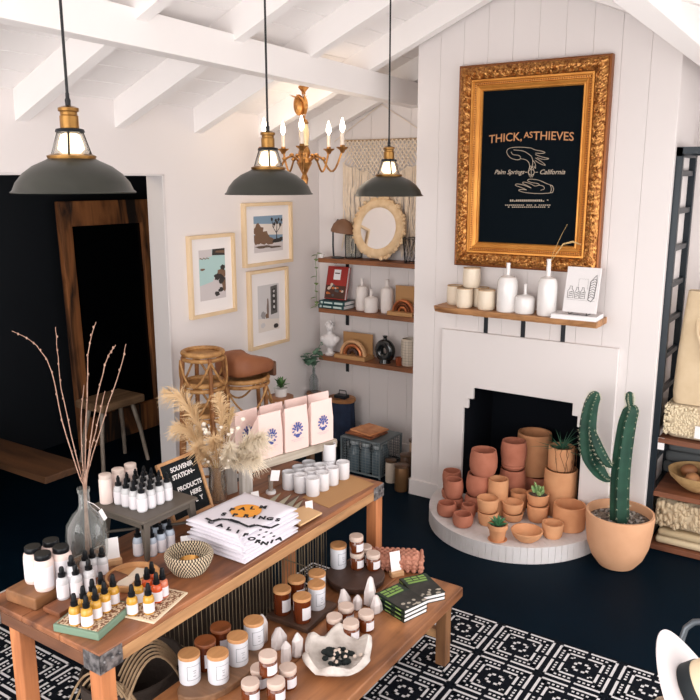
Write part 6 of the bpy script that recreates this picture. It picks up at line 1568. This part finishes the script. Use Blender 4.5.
# side table with denim skirt, eucalyptus
sc_ = onx(342, 397, 4.85); szt = sc_.z
t = thing('side_table', 'small wooden side table draped with dark blue denim below the alcove shelves', 'table', (4.85, sc_.y+.0, 0))
m_ = MB(); m_.lathe([(0,szt-.03),(.11,szt-.03),(.114,szt-.022),(.114,szt-.004),(.11,szt),(0,szt)], 0, 32, sx=.8); m_.build('top', wood('side_top', (186,130,78),(134,88,50),'Y',10), t)
m_ = MB(); m_.lathe([(.1,szt-.03),(.104,szt-.1),(.112,szt-.3),(.108,.12),(.095,.12),(.095,szt-.03)], 0, 72, sx=.8, fn=lambda a, z: 1+.05*sin(a*12)*(1-.6*z/szt)); m_.build('denim_skirt', mat('denim', (34,48,74), rough=.9, col2=(24,34,54), nscale=18), t)
m_ = MB()
for sx_ in (-.045,.045):
    for sy_ in (-.055,.055): m_.box((sx_-.012,sy_-.012,0),(sx_+.012,sy_+.012,szt-.03))
m_.build('under_frame', mat('bench_dark'), t, smooth=False)
t = thing('metal_caddy', 'small black metal caddy on the denim-draped side table', 'caddy', (4.83, sc_.y-.01, szt)); m_ = MB(); m_.box((-.035,-.05,0),(.035,.05,.025)); m_.build('box', BLACKM, t, smooth=False, bevel=.003); m_ = MB(); m_.tube([(0,-.045,.025),(0,-.04,.06),(0,.02,.06),(0,.025,.025)], .004, 0, 6); m_.build('handle', BLACKM, t)
ep = onx(314, 392, 4.80)
st2 = thing('plant_stand', 'slim three-legged stand under the eucalyptus bottle by the wall', 'stand', (4.80, ep.y, 0)); m_ = MB(); m_.lathe([(0,ep.z-.02),(.06,ep.z-.02),(.06,ep.z),(0,ep.z)], 0, 24); m_.build('top', LOWW, st2)
for k in range(3): a = 2*pi*k/3; m_ = MB(); m_.tube([(.035*cos(a),.035*sin(a),ep.z-.018),(.055*cos(a),.055*sin(a),0)], .009, 0, 7); m_.build('leg', LOWW, st2)
ev = Vector((4.80, ep.y, ep.z+.0005)); t = thing('eucalyptus_vase', 'clear glass bottle of eucalyptus stems below the white bust', 'vase', ev)
m_ = MB(); m_.lathe([(0,.003),(.03,0),(.036,.01),(.036,.1),(.026,.13),(.013,.15),(.012,.19),(.016,.195)], 0, 24); m_.build('bottle', glass('vase_glass', (214,220,222)), t)
EUC = mat('eucalyptus_leaf', (78,116,94), rough=.6, col2=(110,140,118), nscale=14); m_ = MB(); r_ = random.Random(14)
for s_ in range(5):
    a = s_*1.3+.4; tip = Vector((.09*cos(a), .09*sin(a)+.02, .24+.04*s_)); P = [Vector((0,0,.02)), Vector((0,0,.19)), tip*.6+Vector((0,0,.12)), tip]
    m_.tube(P, .002, 0, 5)
    for k in range(7):
        u = .35+.65*k/6; b_ = Vector((0,0,.19)).lerp(tip, u*.95); aa = r_.random()*6.28; leaf(m_, b_, b_+Vector((.06*cos(aa), .06*sin(aa), r_.uniform(-.03,.04))), .024, 0, .2, .1)
m_.build('eucalyptus', EUC, t)
t = thing('trailing_vine', 'thin green vine trailing from the outer end of the top alcove shelf', 'plant', (4.83, SY1-.01, SZ[0])); m_ = MB(); VG = mat('vine_green', (128,148,92), rough=.6, col2=(98,124,74), nscale=20)
m_.lathe([(0,0),(.02,0),(.025,.03),(.022,.03),(0,.025)], 0, 16); m_.build('small_pot', GLAZE, t); m_ = MB()
P = [Vector((0,0,.03)), Vector((-.02,.02,.04)), Vector((-.035,.03,-.02)), Vector((-.03,.025,-.12)), Vector((-.035,.03,-.22)), Vector((-.04,.02,-.32)), Vector((-.035,.03,-.38))]
m_.tube(P, .002, 0, 5)
for k, (i, u) in enumerate(((0,.5),(1,.3),(1,.8),(2,.5),(3,.2),(3,.7),(4,.3),(4,.8),(5,.2),(5,.6),(5,.9))):
    b_ = P[i].lerp(P[i+1], u); a = k*2.1; leaf(m_, b_, b_+Vector((-.02+.03*cos(a), .035*sin(a), -.012)), .017, 0, .2, .1)
m_.build('vine', VG, t)
# wire cage of jars with magazines on top
cg = Vector((4.66, 2.895, 0)); ch_ = onx(370, 433, 4.68).z
t = thing('wire_cage', 'square dark wire cage on the floor below the alcove shelves', 'crate', cg, 0); m_ = MB(); X_, Y_ = .15, .165; WG = mat('grey_wire', (120,130,134), rough=.5, metal=.5)
for (x, y) in ((-X_,-Y_),(X_,-Y_),(X_,Y_),(-X_,Y_)): m_.box((x-.006,y-.006,0),(x+.006,y+.006,ch_))
for zz in (.012, ch_-.006): m_.tube([(-X_,-Y_,zz),(X_,-Y_,zz),(X_,Y_,zz),(-X_,Y_,zz)], .006, 0, 6, closed=True)
m_.build('corner_frame', WG, t); m_ = MB()
for k in range(12):
    y = -Y_+2*Y_*k/11; x = -X_+2*X_*k/11
    for s_ in (-1, 1): m_.tube([(s_*X_,y,.01),(s_*X_,y,ch_)], .0018, 0, 4); m_.tube([(x,s_*Y_,.01),(x,s_*Y_,ch_)], .0018, 0, 4)
    zz = ch_*(k+1)/13; m_.tube([(-X_,-Y_,zz),(X_,-Y_,zz),(X_,Y_,zz),(-X_,Y_,zz)], .0016, 0, 4, closed=True)
m_.build('wire_mesh', WG, t); m_ = MB(); m_.box((-X_,-Y_,ch_-.003),(X_,Y_,ch_+.003)); m_.build('cage_lid', WG, t, smooth=False)
BGG = mat('blue_grey_glass', (96,112,120), rough=.1, coat=.4); WCAP = mat('white_cap', (206,212,214), rough=.4)
for k, (x, y) in enumerate(((-.07,.1),(-.07,0),(-.07,-.1),(.05,.07),(.05,-.07))):
    t = thing('glass_jar', ('blue-grey glass jar in the wire cage, front row by the side table','blue-grey glass jar in the wire cage, middle of the front row','blue-grey glass jar in the wire cage, front row by the brown candles','blue-grey glass jar in the wire cage, back row by the side table','blue-grey glass jar in the wire cage, back row by the brown candles')[k], 'jar', cg+Vector((x,y,.001)), 0, 'glass jars in the wire cage')
    m_ = MB(); m_.lathe([(0,0),(.042,0),(.045,.01),(.045,.15),(.03,.18),(.03,.2),(0,.2)], 0, 22); m_.build('jar', BGG, t); m_ = MB(); m_.lathe([(.032,.198),(.033,.2),(.033,.225),(0,.226)], 0, 20); m_.build('cap', WCAP, t)
for k in range(3): 
    m_ = MB(); m_.cbox((0,0,.006),(.2,.24-.02*k,.011)); single('magazine', m_, mat('magazine_cover_%d' % k, ((150,88,56),(120,72,48),(196,118,72))[k], rough=.5, col2=((90,52,38),(180,110,70),(232,170,120))[k], nscale=16), ('brown magazine lowest on the wire cage','brown magazine in the middle of the pile on the wire cage','orange magazine on top of the pile on the wire cage')[k], 'magazine', cg+Vector((-.02+.004*k,.03-.01*k,ch_+.008+.0125*k)), radians((-6,4,-12)[k]), 'magazines on the wire cage', smooth=False)
# brown candles by the chimney side
BRJ = mat('brown_jar', (92,70,54), rough=.3, col2=(70,52,40), nscale=8); JC = mat('jar_cream', (196,182,166), rough=.5)
for k, (x, y, R, H, mm, lm) in enumerate(((4.52,2.645,.038,.15,JC,BRJ),(4.43,2.505,.048,.17,mat('bronze_jar',(120,88,58),rough=.35,metal=.5),BRJ),(4.56,2.54,.046,.2,BRJ,BRJ),(4.70,2.53,.06,.27,mat('tan_jar',(176,146,122),rough=.6),BRJ))):
    t = thing('lidded_jar', ('slim cream jar with a brown top on the floor beside the wire cage','bronze cylinder jar at the foot of the chimney corner','dark brown jar on the floor between cage and chimney','large tan jar with a wide brown lid against the alcove wall by the chimney')[k], 'jar', (x,y,.0005), 0, None)
    m_ = MB(); m_.lathe([(0,0),(R*.95,0),(R,.006),(R,H*.9),(R*.9,H),(0,H)], 0, 24); m_.build('jar', mm, t); m_ = MB(); m_.lathe([(R*1.0,H),(R*1.06,H+.003),(R*1.06,H+.016),(R*.5,H+.022),(0,H+.022)], 0, 24); m_.build('lid', lm, t)

# ================================================================ HAT CORNER
hc = CAM+ray(700.5, 700)*1.93
t = thing('hat', 'white wide-brimmed felt hat with a black band on a ribbed stand', 'hat', hc)
Lh = RGT*.66-UPV*.75; Nh = ((RGT*.75+UPV*.66)*.855-FWD*.52).normalized(); Lh = (Lh-Nh*Lh.dot(Nh)).normalized(); Sh = Nh.cross(Lh)
HX = Matrix((Lh, Sh, Nh)).transposed().to_4x4()
HATW = mat('white_felt', (206,198,198), rough=.95)
def brim_z(a, r): return .012*cos(2*a)*((r-.09)/.08)**1.5 if r > .09 else 0
m_ = MB(); N = 64; vs = []; fs = []; rr = [.086,.1,.12,.14,.16,.174]
for s_ in (0, 1):
    for r in rr:
        for i in range(N): a = 2*pi*i/N; vs.append((r*cos(a)*1.03, r*sin(a)*.97, brim_z(a, r)-(.003 if s_ else 0)))
L_ = len(rr)*N
for s_ in (0, 1):
    for j in range(len(rr)-1):
        for i in range(N): l = (i+1) % N; fs.append((s_*L_+j*N+i, s_*L_+j*N+l, s_*L_+(j+1)*N+l, s_*L_+(j+1)*N+i))
for j in (0, len(rr)-1):
    for i in range(N): l = (i+1) % N; fs.append((j*N+i, j*N+l, L_+j*N+l, L_+j*N+i))
m_.add(vs, fs, 0, HX); m_.build('brim', HATW, t, angle=60)
m_ = MB(); m_.lathe([(.088,-.002),(.087,.03),(.084,.07),(.076,.1),(.05,.108),(.02,.1),(0,.098)], 0, 48, X=HX, sx=1.03, sy=.95); m_.build('crown', mat('cream_felt', (226,206,174), rough=.9), t)
m_ = MB(); m_.lathe([(.0885,.001),(.0895,.004),(.0885,.036),(.086,.036)], 0, 48, X=HX, sx=1.035, sy=.955); m_.build('hat_band', mat('black_ribbon', (18,28,32), rough=.6), t)
bs = CAM+ray(684, 735)*2.0
t = thing('hat_stand', 'tall ribbed brown and cream stand under the white hat', 'stand', (bs.x+.0, bs.y, 0)); zt_ = hc.z-.07
m_ = MB(); m_.lathe([(0,.0098),(.09,.0098),(.1,.03),(.105,zt_*.5),(.107,zt_*.9),(.1,zt_*.97),(.07,zt_),(0,zt_)], 0, 96, fn=lambda a, z: 1+.03*sin(a*16)); m_.build('ribbed_body', mat('ribbed_brown', (150,126,98), rough=.35, col2=(214,200,178), nscale=9, stretch=(1,1,.2), contrast=.15, coat=.4), t)
t = thing('garment_rail', 'grey tubular metal rail with a rounded corner behind the hat', 'rail', (0,0,0)); GT = mat('grey_tube', (92,98,104), rough=.35, metal=.5)
A_ = onz(681.5,640,.78); B_ = onz(688,620,.83); C_ = onz(700,615.5,.84); t.location = (A_.x, A_.y, 0)
m_ = MB(); P = [(0,.0,.02),(0,.0,.62),(A_.x-A_.x,0,.78),((B_.x-A_.x)*.35,(B_.y-A_.y)*.35-.004,.815),((B_.x-A_.x)*.6,-.025,.836),((C_.x-A_.x)*.6,-.06,.842),((C_.x-A_.x)*.6,-.25,.842),((C_.x-A_.x)*.6,-.42,.842),((C_.x-A_.x)*.5,-.46,.8),((C_.x-A_.x)*.5,-.47,.62),((C_.x-A_.x)*.5,-.47,.02)]
m_.tube(P, .0095, 0, 10); m_.build('tube', GT, t)
m_ = MB(); m_.tube([(-.12,0,.0195),(.12,0,.0195)], .0095, 0, 8); m_.tube([(-.12,-.47,.0195),(.14,-.47,.0195)], .0095, 0, 8); m_.build('foot', GT, t)
